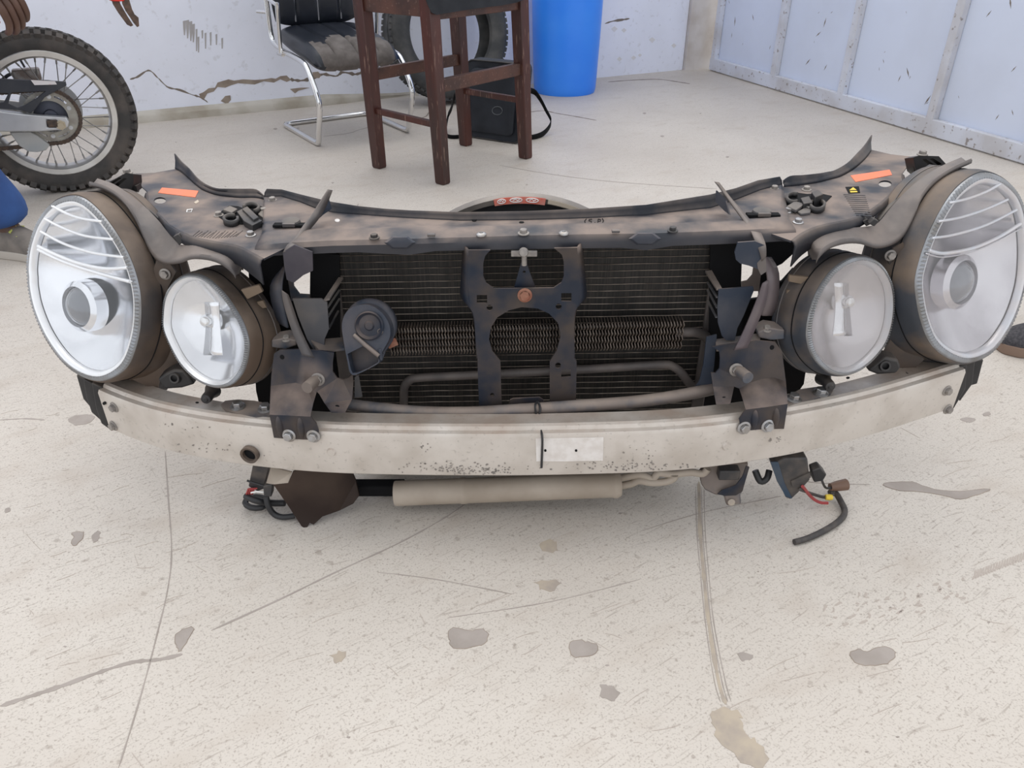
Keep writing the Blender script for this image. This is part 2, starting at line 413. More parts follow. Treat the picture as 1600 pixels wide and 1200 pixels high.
for (x, y, l) in ((288, 33, 22), (293, 32, 28), (298, 34, 30), (302, 38, 28), (307, 46, 34), (310, 58, 24), (316, 48, 12), (321, 52, 24), (329, 51, 20), (338, 54, 16), (347, 60, 16)):
    w = 2.4 if x < 306 else 1.4
    wall_patch('paint_drip', [(x-w, y), (x+w, y-1), (x+w, y+l*0.5), (x+1.0, y+l), (x-0.6, y+l), (x-w*0.7, y+l*0.5)], drip)
for (x, y, r_) in ((960, 45, 5), (975, 47, 4), (1019, 62, 5), (1053, 71, 4), (990, 90, 4), (1000, 86, 3), (968, 92, 4)):
    wall_patch('blister', [(x-r_, y), (x, y-r_*0.8), (x+r_, y), (x, y+r_)], mat('flaked_white', (0.72, 0.71, 0.72), 0.8) if x == 960 else bpy.data.materials['flaked_white'])

# marks in the floor paint
def fpatch(name, pxs, m, n=3, z=0.0006, jit=0.0):
    pts = crom([PZ(x, y, z) for x, y in pxs], n, True)
    if jit:
        pts = [p + V(random.uniform(-1, 1)*jit, random.uniform(-1, 1)*jit, 0) for p in pts]
    o = plate(name, pts, m, floor, t=V(0, 0, -0.0012), normal=(0, 0, 1), smooth=False)
    if name == 'paint_chip' and len(pxs) > 6: tube('chip_edge', [p - V(0, 0, 0.0003) for p in pts], 0.0006, M['plaster'], o, 5, True)
    return o
def fline(name, pxs, w, m, jit=0.4, n=6):
    pts = crom([PZ(x, y, 0.0005) for x, y in pxs], n); up, dn = [], []
    for i, p in enumerate(pts):
        a = pts[max(0, i-1)]; b = pts[min(len(pts)-1, i+1)]; t = (b-a).normalized(); s = V(-t.y, t.x, 0)
        ww = w*random.uniform(1-jit, 1+jit)*(0.3 if i in (0, len(pts)-1) else 1)
        up.append(p + s*ww); dn.append(p - s*ww)
    return plate(name, up + dn[::-1], m, floor, t=V(0, 0, -0.001), normal=(0, 0, 1), smooth=False)
random.seed(11)
J = 0.0015
fpatch('paint_chip', [(113, 832), (128, 831), (131, 836), (125, 845), (118, 852), (111, 849), (114, 840)], M['chip'], jit=J)
fpatch('paint_chip', [(145, 835), (152, 829), (156, 832), (154, 843), (147, 847), (144, 842)], M['chip'], jit=J)
fpatch('paint_chip', [(276, 990), (290, 982), (302, 980), (300, 990), (290, 1004), (282, 1017), (276, 1012), (274, 1000)], M['chip'], jit=J)
fpatch('paint_chip', [(700, 990), (708, 981), (722, 982), (738, 985), (755, 983), (763, 992), (758, 1006), (742, 1010), (725, 1014), (708, 1012), (702, 1002)], M['chip'], jit=J)
fpatch('paint_chip', [(890, 1008), (900, 1000), (915, 1002), (930, 1006), (935, 1013), (925, 1023), (905, 1027), (893, 1022)], M['chip'], jit=J)
fpatch('paint_chip', [(1327, 1020), (1340, 1014), (1355, 1017), (1368, 1012), (1390, 1012), (1398, 1018), (1396, 1030), (1378, 1038), (1352, 1040), (1335, 1034)], M['chip'], jit=J)
fpatch('paint_chip', [(1153, 1022), (1163, 1020), (1177, 1024), (1170, 1030), (1158, 1032)], M['chip'], jit=J)
fpatch('paint_chip', [(1378, 757), (1400, 753), (1425, 753), (1440, 758), (1470, 766), (1500, 767), (1548, 764), (1530, 772), (1500, 779), (1478, 775), (1440, 768), (1405, 766)], M['chip'], jit=J)
fpatch('paint_chip', [(8, 795), (15, 793), (16, 798), (8, 801)], M['chip'])
fpatch('paint_chip', [(105, 655), (125, 648), (148, 650), (140, 660), (118, 664)], M['chip'], jit=J)
fpatch('paint_chip', [(1500, 655), (1512, 652), (1525, 655), (1515, 660)], M['chip'])
fpatch('paint_chip', [(1536, 646), (1545, 643), (1548, 648), (1538, 650)], M['chip'])
fpatch('floor_stain', [(1110, 1118), (1125, 1104), (1145, 1108), (1160, 1125), (1165, 1145), (1185, 1160), (1200, 1180), (1190, 1200), (1160, 1195), (1145, 1180), (1125, 1160), (1118, 1140)], M['stain'], jit=0.004)
fpatch('floor_stain', [(842, 850), (858, 843), (872, 850), (870, 862), (850, 862)], M['stain'], jit=0.004)
fpatch('floor_stain', [(838, 912), (855, 905), (874, 908), (868, 920), (846, 922)], M['stain'], jit=0.004)
fpatch('floor_stain', [(517, 1026), (528, 1018), (540, 1022), (534, 1032), (522, 1035)], M['stain'], jit=0.003)
fpatch('floor_stain', [(938, 1075), (950, 1070), (962, 1078), (966, 1088), (955, 1092), (942, 1090)], M['chip'], jit=0.004)
fline('floor_crack', [(0, 1103), (40, 1090), (95, 1072), (150, 1052), (205, 1035), (250, 1030), (285, 1022)], 0.0032, M['chip'])
fline('floor_crack', [(258, 705), (263, 780), (268, 860), (262, 920), (248, 980), (230, 1050), (210, 1120), (185, 1200)], 0.0010, M['chip'])
fline('floor_crack', [(735, 782), (690, 812), (620, 850), (520, 896), (440, 935), (330, 985)], 0.0012, M['chip'], 0.7)
fline('floor_joint', [(1092, 752), (1094, 830), (1100, 900), (1107, 970), (1122, 1060), (1134, 1100)], 0.0028, M['stain'], 0.3)
fline('floor_crack', [(590, 894), (680, 905), (800, 928)], 0.0007, M['chip'], 0.6)
fline('floor_crack', [(700, 965), (860, 940), (1000, 905)], 0.0006, M['chip'], 0.6)
fline('floor_crack', [(1000, 830), (1100, 800), (1220, 775)], 0.0006, M['chip'], 0.6)
fline('floor_crack', [(0, 656), (40, 654), (70, 656)], 0.0018, M['chip'])
fline('floor_crack', [(645, 188), (665, 182), (672, 175), (690, 178)], 0.004, M['crackline'])
fline('floor_crack', [(828, 175), (850, 173), (870, 177), (900, 182), (932, 188)], 0.006, M['crackline'])
fline('floor_crack', [(950, 128), (990, 125), (1030, 124), (1060, 128), (1078, 131)], 0.009, M['crackline'])
fline('floor_crack', [(505, 213), (545, 208), (560, 203), (590, 195)], 0.003, M['chip'])
fline('floor_joint', [(780, 258), (860, 272), (960, 284), (1120, 295)], 0.003, M['chip'], 0.2)
fline('floor_crack', [(545, 366), (552, 340), (560, 318)], 0.002, M['chip'])
fline('floor_crack', [(1360, 757), (1290, 755), (1260, 752)], 0.0008, M['chip'])
for dx in (-5, 4, 8):
    fline('floor_joint', [(1092+dx, 760), (1094+dx, 830), (1100+dx, 900), (1107+dx, 970), (1122+dx*1.3, 1060), (1132+dx*1.3, 1096)], 0.0006, M['chip'], 0.5)
for k in range(46):                                    # print of a muddy tyre tread
    u_ = random.random(); x = 1270 + 235*u_ + random.uniform(-12, 12); y = 968 - 42*u_ + random.uniform(-22, 22)
    a = random.gauss(-0.9, 0.5); l = random.uniform(5, 15)
    fline('tread_print', [(x, y), (x + math.cos(a)*l*0.5 + 2, y - math.sin(-a)*l*0.5), (x + math.cos(a)*l, y + math.sin(a)*l*0.8)], random.uniform(0.0008, 0.0022), M['scuff'], 0.5, 3)
for k in range(22):
    x = 1520 + k*4.2; y = 905 - k*1.6
    fline('tread_print', [(x, y), (x + 3, y - 6), (x + 5, y - 14)], 0.0011, M['scuff'], 0.4, 3)
for k in range(90):                                   # scuffs and scratches
    x = random.uniform(-30, 1640); y = random.uniform(800, 1195)
    if random.random() < 0.3: x = random.choice((random.uniform(0, 330), random.uniform(1340, 1600))); y = random.uniform(640, 900)
    a = random.choice((random.gauss(-0.34, 0.12), random.gauss(-0.30, 0.1), random.gauss(0.25, 0.5))); l = random.uniform(6, 60)
    fline('scratch', [(x, y), (x + math.cos(a)*l/2, y + math.sin(a)*l/2 + random.uniform(-2, 2)), (x + math.cos(a)*l, y + math.sin(a)*l)], random.uniform(0.0002, 0.0005), M['scuff'], 0.5, 3)
for k in range(40):                                    # small chips far and near
    y = random.choice((random.uniform(120, 300), random.uniform(780, 1195))); x = random.uniform(215, 1590) if y < 310 else random.uniform(5, 1595)
    if y < 310 and (x > 1000 + (y-100)*2.2 or (x < 620 and y < 200)): continue
    s = random.uniform(1.2, 3.2)
    fpatch('paint_fleck', [(x-s, y), (x, y-s*0.45), (x+s*1.2, y-s*0.1), (x+s*0.2, y+s*0.5)], M['chip'], 2)

# ------------------------------------------------------------------ metal gate
G0, G1 = PZ(1107, 110), PZ(1594, 257); G0.z = G1.z = 0
gd = (G1-G0).normalized(); gn = V(-gd.y, gd.x, 0)
if gn.x > 0: gn = -gn                                   # faces the room
gate = empty('metal_gate', (G0+G1)/2, 'pale blue-grey sheet metal gate with chipped frame beside the corner', 'gate')
def on_gate(px, py, off=0.0): return PP(px, py, G0 + gn*off, gn)
GH = 2.3; RH = 0.075; DP = 0.035
GE = G1 + gd*0.02
bar('bottom_rail', G0 + gn*-DP/2 + V(0, 0, RH/2+0.006), GE + gn*-DP/2 + V(0, 0, RH/2+0.006), DP, RH, M['gateframe'], gate)
bar('top_rail', G0 + gn*-DP/2 + V(0, 0, GH), GE + gn*-DP/2 + V(0, 0, GH), DP, RH, M['gateframe'], gate)
st = [G0 + gd*0.03]
for (x, y) in ((1206, 118), (1311, 149), (1451, 188)):
    p = on_gate(x, y); p.z = 0; st.append(p)
st.append(GE - gd*0.02)
for p in st:
    w_ = 0.045
    bar('stile', p - gn*DP/2 + V(0, 0, RH), p - gn*DP/2 + V(0, 0, GH), w_, DP, M['gateframe'], gate, up=gn)
for a, b in zip(st, st[1:]):
    c = (a+b)/2 - gn*(DP+0.004) + V(0, 0, GH/2+0.03)
    bm = bmesh.new(); add_box(bm, c, (b-a)/2, gn*0.003, V(0, 0, GH/2-0.02))
    finish('sheet_panel', bm, M['gate'], gate, False)
random.seed(5)
for k in range(34):                                     # chips in the gate paint
    x = random.uniform(1135, 1590); y = random.uniform(0, 60 + (x-1110)*0.3)
    p = on_gate(x, y, -DP-0.0005)
    if min(abs((p-s).dot(gd)) for s in st) < 0.04: continue
    l = random.uniform(0.006, 0.03); a = random.uniform(0.6, 2.3); d1 = gd*math.cos(a)*l + V(0, 0, math.sin(a)*l); d2 = d1.cross(gn).normalized()*l*0.16
    plate('paint_scratch', [p-d1, p+d2, p+d1, p-d2], M['crackline'], gate, t=-gn*0.0008, normal=gn, smooth=False)
bar('hinge_post', GE + gd*0.045, GE + gd*0.045 + V(0, 0, 0.16), 0.04, 0.04, mat('rusty_post', (0.22, 0.15, 0.11), 0.8, 0, (0.34, 0.28, 0.24), 20), gate, up=gn)

# ------------------------------------------------------------------ blue drum
p = PZ(882, 142)
drum = empty('plastic_drum', p, 'tall blue plastic drum standing against the white wall', 'drum')
blue = mat('blue_plastic', (0.030, 0.24, 0.95), 0.35, 0, (0.045, 0.28, 0.98), 3)
lathe('drum_body', [(0.0, 0.004), (0.165, 0.004), (0.182, 0.0), (0.188, 0.02), (0.19, 0.05), (0.20, 0.3), (0.207, 0.55), (0.212, 0.78), (0.222, 0.785), (0.222, 0.80), (0.205, 0.80), (0.195, 0.5), (0.18, 0.03), (0, 0.03)], p, (0, 0, 1), blue, drum, 48)
lathe('rim', [(0.21, 0.76), (0.228, 0.765), (0.23, 0.785), (0.226, 0.80), (0.21, 0.80)], p, (0, 0, 1), blue, drum, 48)

# ------------------------------------------------------------------ tyre leaning on the wall
tn = (wnrm + V(0, 0, 0.16)).normalized()
tyre_r, tyre_w = 0.345, 0.20
ct = PP(697, 60, WA + wnrm*0.24, wnrm)
rub = mat('dusty_tyre_rubber', (0.035, 0.036, 0.038), 0.7, 0, (0.075, 0.073, 0.07), 12, bump=0.2, bscale=80)
tyre_prof = [(0.235, 0.07), (0.245, 0.085), (0.29, 0.10), (0.325, 0.092), (0.338, 0.08), (0.345, 0.05), (0.345, 0.034), (0.338, 0.032), (0.338, 0.026), (0.346, 0.024), (0.346, -0.024), (0.338, -0.026), (0.338, -0.032), (0.345, -0.034), (0.345, -0.05), (0.338, -0.08), (0.325, -0.092), (0.29, -0.10), (0.245, -0.085), (0.235, -0.07), (0.25, -0.06), (0.325, -0.06), (0.325, 0.06), (0.25, 0.06), (0.235, 0.07)]
ct.z = 0.345*math.sqrt(1-tn.z**2) + 0.10*tn.z + 0.003
tyre = empty('leaning_tyre', (ct.x, ct.y, 0), 'worn black car tyre leaning upright on the wall behind the chair', 'tyre')
lathe('carcass', tyre_prof, ct, tn, rub, tyre, 64)
u_, v_, w_ = frame(tn)
bmk = bmesh.new()
for k in range(70):
    a = 2*math.pi*k/70; e = u_*math.cos(a) + v_*math.sin(a); tt = -u_*math.sin(a) + v_*math.cos(a)
    for s in (-1, 1):
        add_box(bmk, ct + e*0.342 + w_*s*0.064, tt*0.011, w_*0.014, e*0.006)
finish('tread_blocks', bmk, rub, tyre, False)['kind'] = 'stuff'

# ------------------------------------------------------------------ laptop bag
B0, B1 = PZ(722, 213), PZ(810, 226); B0.z = B1.z = 0
bd = (B1-B0).normalized(); bn_ = V(bd.y, -bd.x, 0); bw = (B1-B0).length
bagm = mat('black_bag_fabric', (0.010, 0.013, 0.020), 0.65, 0, (0.02, 0.024, 0.034), 8, bump=0.3, bscale=300)
bag = empty('laptop_bag', (B0+B1)/2, 'black laptop bag standing on the floor behind the stool', 'bag')
BH = 0.345; lean = -bn_*0.06
def bagring(off, sc):
    out = []
    c = (B0+B1)/2 + V(0, 0, BH/2)
    pts = []
    rr = 0.035; hw, hh = bw/2, BH/2
    for cx, cz, a0 in ((hw-rr, hh-rr, 0), (-hw+rr, hh-rr, 90), (-hw+rr, -hh+rr*0.6, 180), (hw-rr, -hh+rr*0.6, 270)):
        for k in range(5):
            a = R(a0 + k*22.5); pts.append((cx + rr*math.cos(a), cz + (rr if cz > 0 else rr*0.6)*math.sin(a)))
    for x, z in pts:
        zz = z*sc
        out.append(c + bd*(x*sc) + V(0, 0, zz) + lean*((zz+hh)/BH) - bn_*off)
    return out
loft('bag_body', [bagring(0.004, 0.90), bagring(0.0, 0.96), bagring(0.008, 1.0), bagring(0.07, 1.0), bagring(0.08, 0.96), bagring(0.082, 0.9)], bagm, bag, True, True, True, 40)
loft('front_pocket', [bagring(0.003, 0.80), bagring(-0.010, 0.80), bagring(-0.013, 0.77), bagring(-0.013, 0.6)], bagm, bag, True, False, True, 40)
tube('piping', bagring(0.0, 0.985), 0.004, M['blackplastic'], bag, 6, True)
def onbag(px, py, off=0.0): return PP(px, py, B0 + bn_*off, (bn_ - V(0, 0, -1)*0.17).normalized())
tube('logo_ring', [onbag(777 + 8*math.cos(a*0.5236), 173 + 6.5*math.sin(a*0.5236), 0.014) for a in range(12)], 0.0022, mat('worn_grey_emblem', (0.10, 0.11, 0.12), 0.5), bag, 6, True)
strap = [onbag(803, 140, -0.04), PZ(831, 142, 0.20), PZ(842, 152, 0.17), PZ(853, 172, 0.11), PZ(861, 190, 0.05), PZ(852, 206, 0.02), PZ(836, 214, 0.012), PZ(815, 216, 0.01), onbag(800, 222, -0.03) + V(0, 0, 0.01)]
sp_ = crom(strap, 6)
loft('strap', [[q + V(0, 0.006, -0.014), q + V(0, -0.006, 0.014)] for q in sp_], M['deep'], bag, False, solid=0.003)
sp_ = crom([onbag(716, 140, -0.04), PZ(710, 152, 0.2), PZ(705, 170, 0.12), PZ(700, 182, 0.06), PZ(697, 205, 0.012), PZ(702, 214, 0.008), PZ(722, 214, 0.008)], 6)
loft('strap', [[q + V(0, 0.006, -0.012), q + V(0, -0.006, 0.012)] for q in sp_], M['deep'], bag, False, solid=0.003)

# ------------------------------------------------------------------ wooden bar stool
wood = mat('dark_red_stained_wood', (0.075, 0.02, 0.014), 0.40, 0, (0.035, 0.014, 0.012), 14, 0.38, 0.68, stretch=(1, 1, 0.12), speck=(0.42, 0.27, 0.2), speck_amt=0.35, bump=0.15, bscale=60)
wood2 = mat('worn_brown_wood', (0.10, 0.040, 0.026), 0.5, 0, (0.05, 0.022, 0.017), 12, speck=(0.36, 0.24, 0.18), speck_amt=0.3, bump=0.15, bscale=60)
FL = {1: PZ(593, 262), 2: PZ(692, 287), 3: PZ(728, 227), 4: PZ(821, 247)}
ctr = sum(FL.values(), Vector())/4
stool = empty('bar_stool', (ctr.x, ctr.y, 0), 'tall dark red wooden bar stool with worn legs and black seat cover', 'stool')
TOPZ = 0.70
dirA = (FL[2]-FL[1]).normalized(); dirB = (FL[4]-FL[2]).normalized()
def leg_at(k, z):
    f = FL[k]; sh = (ctr - f)*0.035
    return V(f.x, f.y, 0) + (V(sh.x, sh.y, 0) + V(-0.022, 0, 0))*(z/0.7) + V(0, 0, z)
for k in FL:
    bm = bmesh.new(); a, b = leg_at(k, 0), leg_at(k, TOPZ)
    rings = []
    for t, s in ((0, 0.020), (0.012, 0.0225), (0.5, 0.0255), (1, 0.0275)):
        c = a.lerp(b, t); x = dirA*s; y = dirB*s*0.92
        rings.append([c-x-y, c+x-y, c+x+y, c-x+y])
    add_loft(bm, rings, True, True, True)
    o = finish('leg', bm, wood, stool, True, 30, bevel=0.003)
def rail(name, i, j, pa, pb, h, w, m):
    # heights read where the rail meets its legs
    n = (FL[j]-FL[i]).cross(V(0, 0, 1)).normalized()
    A = PP(*pa, FL[i], n); B = PP(*pb, FL[i], n)
    za, zb = A.z, B.z
    bar(name, leg_at(i, za), leg_at(j, zb), w, h, m, stool)
rail('footrest', 2, 4, (694, 134), (820, 107), 0.048, 0.026, wood2)
rail('stretcher', 1, 3, (594, 115), (718, 93), 0.045, 0.025, wood2)
rail('stretcher', 1, 2, (586, 172), (672, 193), 0.024, 0.022, wood)
rail('stretcher', 3, 4, (730, 142), (810, 155), 0.024, 0.022, wood)
for i, j, z, h in ((1, 2, 0.635, 0.06), (2, 4, 0.628, 0.065), (3, 4, 0.63, 0.06), (1, 3, 0.63, 0.06)):
    bar('seat_rail', leg_at(i, z), leg_at(j, z), 0.028, h, wood2, stool)
# seat pad with its cover hanging over one side
tp = [leg_at(k, TOPZ) for k in (1, 2, 4, 3)]; cc = sum(tp, Vector())/4
def grow(f, z): return [cc + (q-cc)*f + V(0, 0, z) for q in tp]
vinyl = mat('black_vinyl_cover', (0.010, 0.012, 0.016), 0.45, 0, (0.02, 0.022, 0.027), 20, bump=0.4, bscale=30, spec=0.3)
loft('seat_pad', [grow(1.10, -0.01), grow(1.16, 0.01), grow(1.16, 0.04), grow(1.08, 0.055), grow(0.6, 0.06)], vinyl, stool, True, True, True, 50, bevel=0.004)
n24 = (FL[4]-FL[2]).cross(V(0, 0, 1)).normalized()
if n24.y > 0: n24 = -n24
def cov(px, py): return PP(px, py, leg_at(2, 0.62) + n24*0.036, n24)
fl_ = [cov(662, -8), cov(668, 8), cov(674, 20), cov(682, 23), cov(700, 20), cov(725, 16), cov(752, 12), cov(780, 9), cov(806, 4), cov(822, -2), cov(822, -12)]
plate('cover_flap', fl_, vinyl, stool, t=n24*0.003, normal=n24)
n12 = (FL[2]-FL[1]).cross(V(0, 0, 1)).normalized()

# ------------------------------------------------------------------ visitor chair
LF, LB, RF = PZ(500, 230), PZ(450, 197), PZ(640, 209)
for q in (LF, LB, RF): q.z = 0.012
cw = (RF-LF); CW = cw.length; cwn = cw.normalized(); cf = (LF-LB); cf = (cf - cwn*cf.dot(cwn)).normalized()
LB = LF - cf*(LF-LB).length; RB = LB + cw
chair = empty('visitor_chair', ((LF+RB)/2).to_2d().to_3d(), 'chrome cantilever visitor chair with padded black seat worn to grey fabric', 'chair')
sideN = cwn
def onside(px, py): return PP(px, py, LF, sideN)
side_path = [LB + cf*0.03, LB.lerp(LF, 0.5), LF - cf*0.045, LF - cf*0.008 + V(0, 0, 0.012), LF + cf*0.006 + V(0, 0, 0.05), onside(499, 165), onside(488, 128), onside(480, 108), onside(473, 97), onside(458, 88), onside(442, 80), onside(430, 70), onside(424, 56), onside(419, 22), onside(414, -12), onside(410, -45)]
chrome_t = M['chrome']
left = crom(side_path, 5)
tube('frame_tube', left, 0.0125, chrome_t, chair, 12)
tube('frame_tube', [q + cw for q in left], 0.0125, chrome_t, chair, 12)
tube('floor_crossbar', [LB + cf*0.03, LB + cf*0.008 + cwn*0.008, LB + cwn*0.04, RB - cwn*0.04, RB + cf*0.008 - cwn*0.008, RB + cf*0.03], 0.0125, chrome_t, chair, 12)
S1 = onside(480, 106); S2 = onside(430, 70)           # front and rear of the seat line on the left side
seatlen = (S1-S2).dot(cf); seatdir = (S1-S2).normalized()
seatm = mat('black_leather', (0.011, 0.014, 0.022), 0.36, 0, (0.02, 0.023, 0.032), 10, bump=0.15, bscale=120)
worn = mat('worn_grey_fabric', (0.115, 0.10, 0.092), 0.9, 0, (0.165, 0.145, 0.135), 25, bump=0.4, bscale=200)
su = seatdir.cross(cwn); su = su if su.z > 0 else -su
def cushion(name, o, dx, dy, dz, W, D, T, parent, n=8, m=None, m2=None, wornfn=None):
    # rounded pad with channels across; dx width, dy depth, dz up
    bm = bmesh.new(); NX, NY = 48, 20; grid = {}
    for side in (1, -1):
        for i in range(NX+1):
            for j in range(NY+1):
                a = i/NX*2-1; b_ = j/NY*2-1
                ex = (1-abs(a)**6); ey = (1-abs(b_)**5)
                t = T/2*max(0.0, ex*ey)**0.5
                ch = 0
                for c in (-0.5, 0.0, 0.5):
                    ch = max(ch, math.exp(-((a-c)/0.025)**2))
                t *= (1-0.28*ch)
                sx = a*W/2*(1-0.05*abs(b_)**4); sy = b_*D/2*(1-0.10*abs(a)**4)
                drop = -0.012*max(0, b_-0.3)**2*4 if wornfn else 0
                grid[side, i, j] = bm.verts.new(o + dx*sx + dy*sy + dz*(side*t + drop))
        for i in range(NX):
            for j in range(NY):
                f = bm.faces.new((grid[side, i, j], grid[side, i+1, j], grid[side, i+1, j+1], grid[side, i, j+1]))
                if wornfn and wornfn(i/NX*2-1, j/NY*2-1, side): f.material_index = 1
    bmesh.ops.remove_doubles(bm, verts=bm.verts, dist=1e-4)
    ob = finish(name, bm, m, parent, True, 80)
    if m2: ob.data.materials.append(m2)
    return ob
mid = (S1+S2)/2 + cw/2 + su*0.035 + seatdir*0.0
def wf(a, b, side):
    if side < 0: return b > 0.6 and abs(a) < 0.8
    return b > 0.22 + 0.10*math.sin(a*9) + (0.25 if abs(a) > 0.5 else 0) and abs(a) < 0.84
cushion('seat_cushion', mid, cwn, seatdir, su, CW-0.035, seatlen+0.13, 0.11, chair, m=seatm, m2=worn, wornfn=wf)
bk0 = onside(422, 40); bk1 = onside(411, -40); bdir = (bk1-bk0).normalized(); bu = bdir.cross(cwn); bu = bu if bu.dot(cf) > 0 else -bu
cushion('back_cushion', bk0 + bdir*0.25 + cw/2 + bu*0.01, cwn, bdir, bu, CW-0.03, 0.52, 0.075, chair, m=seatm)
for c_ in (-0.5, 0, 0.5):                              # stitched seams on the back
    p0 = bk0 + bdir*0.015 + cw*(0.5+c_*0.5) + bu*0.035
    tube('seam', [p0, p0 + bdir*0.1 + bu*0.006, p0 + bdir*0.4 + bu*0.006], 0.0035, mat('grey_stitching', (0.22, 0.22, 0.24), 0.6) if c_ < 0 else bpy.data.materials['grey_stitching'], chair, 6)
for off in (V(0, 0, 0), cw):
    q0 = onside(414, -10) - cwn*0.014; q1 = onside(437, 6) - cwn*0.014; q2 = onside(443, 84) - cwn*0.014
    if off.length: q0, q1, q2 = [q + cwn*0.028 + off for q in (q0, q1, q2)]
    tube('armrest', [q0 - cf*0.10 + V(0, 0, 0.02), q0, q1 - cf*0.02, q1, q1 + V(0, 0, -0.02), q2], 0.010, chrome_t, chair, 10, curve=4)
    s_ = -1 if not off.length else 1
    tube('armrest_foot', [q2 - cf*0.035 , q2 + cf*0.035], 0.009, chrome_t, chair, 10)
    e = onside(418, 19) + off
    tube('armrest_bracket', [e, e - cf*0.06 + cwn*s_*0.03], 0.009, chrome_t, chair, 10)
# ------------------------------------------------------------------ motorcycle, rear end in view
wc = PZ(80, 176, 0.287); RT, RR = 0.287, 0.222
md = wd.copy(); mn = V(md.y, -md.x, 0)                 # along the bike (to its rear), and towards the camera
moto = empty('motorcycle', (wc.x, wc.y, 0), 'off-road motorcycle with knobbly rear tyre and silver spoked rim', 'motorcycle')
knob = mat('knobbly_tyre_rubber', (0.045, 0.042, 0.040), 0.75, 0, (0.095, 0.08, 0.07), 14, bump=0.3, bscale=90)
rimm = mat('silver_rim', (0.66, 0.65, 0.63), 0.3, 0.85, (0.55, 0.53, 0.5), 12)
alum = mat('brushed_aluminium', (0.62, 0.63, 0.65), 0.35, 0.7, (0.52, 0.53, 0.55), 10)
dark = mat('dark_bike_plastic', (0.022, 0.025, 0.035), 0.45, 0, (0.04, 0.042, 0.05), 12)
chainm = mat('brown_chain', (0.11, 0.075, 0.055), 0.6, 0.3, (0.06, 0.045, 0.04), 80)
def wpt(a, r, o=0.0): return wc + (V(0, 0, 1)*math.cos(a) + md*math.sin(a))*r + mn*o
lathe('tyre', [(RR-0.004, 0.040), (RR+0.012, 0.050), (RR+0.035, 0.054), (RT-0.014, 0.048), (RT-0.010, 0.03), (RT-0.008, 0), (RT-0.010, -0.03), (RT-0.014, -0.048), (RR+0.035, -0.054), (RR+0.012, -0.05), (RR-0.004, -0.04), (RR-0.004, 0.04)], wc, mn, knob, moto, 72)
bmk = bmesh.new()
for k in range(52):
    for s, off, w, sh in ((1, 0.044, 0.013, 0), (-1, -0.044, 0.013, 0), (1, 0.015, 0.011, 0.5), (-1, -0.015, 0.011, 0.5)):
        a = 2*math.pi*(k+sh)/52; e = V(0, 0, 1)*math.cos(a) + md*math.sin(a); tt = -V(0, 0, 1)*math.sin(a) + md*math.cos(a)
        tiltv = (e*0.9 + mn*(0.5 if abs(off) > 0.03 else 0.0)*s).normalized()
        add_box(bmk, wc + e*(RT-0.011 if abs(off) > 0.03 else RT-0.006) + mn*off, tt*0.0105, tiltv.cross(tt)*w, tiltv*0.010)
finish('tread_knobs', bmk, knob, moto, True, 30)['kind'] = 'stuff'
lathe('rim', [(RR-0.026, 0.030), (RR-0.020, 0.042), (RR-0.002, 0.044), (RR+0.004, 0.040), (RR-0.006, 0.03), (RR-0.022, 0.015), (RR-0.026, 0), (RR-0.022, -0.015), (RR-0.006, -0.03), (RR+0.004, -0.04), (RR-0.002, -0.044), (RR-0.020, -0.042), (RR-0.026, -0.03), (RR-0.030, -0.01), (RR-0.030, 0.01), (RR-0.026, 0.03)], wc, mn, rimm, moto, 72)
lathe('hub', [(0.0, 0.075), (0.022, 0.075), (0.024, 0.06), (0.055, 0.055), (0.058, 0.045), (0.035, 0.035), (0.03, -0.03), (0.055, -0.04), (0.055, -0.05), (0.0, -0.055)], wc, mn, mat('dark_hub', (0.07, 0.075, 0.10), 0.4, 0.5), moto, 32)
spk = mat('dull_spoke', (0.33, 0.32, 0.31), 0.4, 0.8)
for k in range(36):
    a = 2*math.pi*k/36; s = 1 if k % 2 else -1; tw = 0.55*(1 if (k//2) % 2 else -1)
    p0 = wpt(a + tw, 0.052, s*0.045); p1 = wpt(a, RR-0.028, s*0.006)
    bm = bmesh.new(); add_tube(bm, [p0, p1 + (p0-p1).normalized()*0.02, p1 + (p0-p1).normalized()*0.018, p1], [0.0017, 0.0017, 0.0032, 0.0032], 6)
    finish('spoke', bm, spk, moto, True, 60)
# sprocket, chain and rear brake
SO = 0.075; SR = 0.088
bm = bmesh.new(); N_ = 90
outer = [wpt(2*math.pi*k/N_, SR + (0.004 if k % 2 else 0), SO) for k in range(N_)]
hl = [[wpt(2*math.pi*k/40, 0.056, SO) for k in range(40)]]
for j in range(6):
    a0 = R(60*j + 40)
    ring = [wpt(a0 + t*R(17), 0.0765, SO) for t in (-1, -0.5, 0, 0.5, 1)] + [wpt(a0 + t*R(17), 0.070, SO) for t in (1, 0.5, 0, -0.5, -1)]
    if j not in (1,): hl.append(ring)
add_plate(bm, outer, hl, -mn*0.005, mn)
spro = finish('sprocket', bm, mat('grey_sprocket', (0.40, 0.385, 0.345), 0.45, 0.6, (0.30, 0.28, 0.25), 30), moto, True, 25)
boltmesh = None
for j in range(6):
    a = R(60*j + 10)
    lathe('sprocket_bolt', [(0, 0.006), (0.004, 0.006), (0.005, 0.003), (0.0075, 0.003), (0.0075, 0)], wpt(a, 0.070, SO), mn, alum, spro, 10)
path = []
for k in range(28): path.append(wpt(R(-5) + R(190)*k/27, SR + 0.007, SO - 0.002))
e0 = path[0]; e1 = path[-1]
path = [e0 - md*0.55 + V(0, 0, -0.01)] + [e0 - md*0.3] + path + [e1 - md*0.3, e1 - md*0.55 + V(0, 0, 0.03)]
pth = resample(path, 230, False)
bmc = bmesh.new()
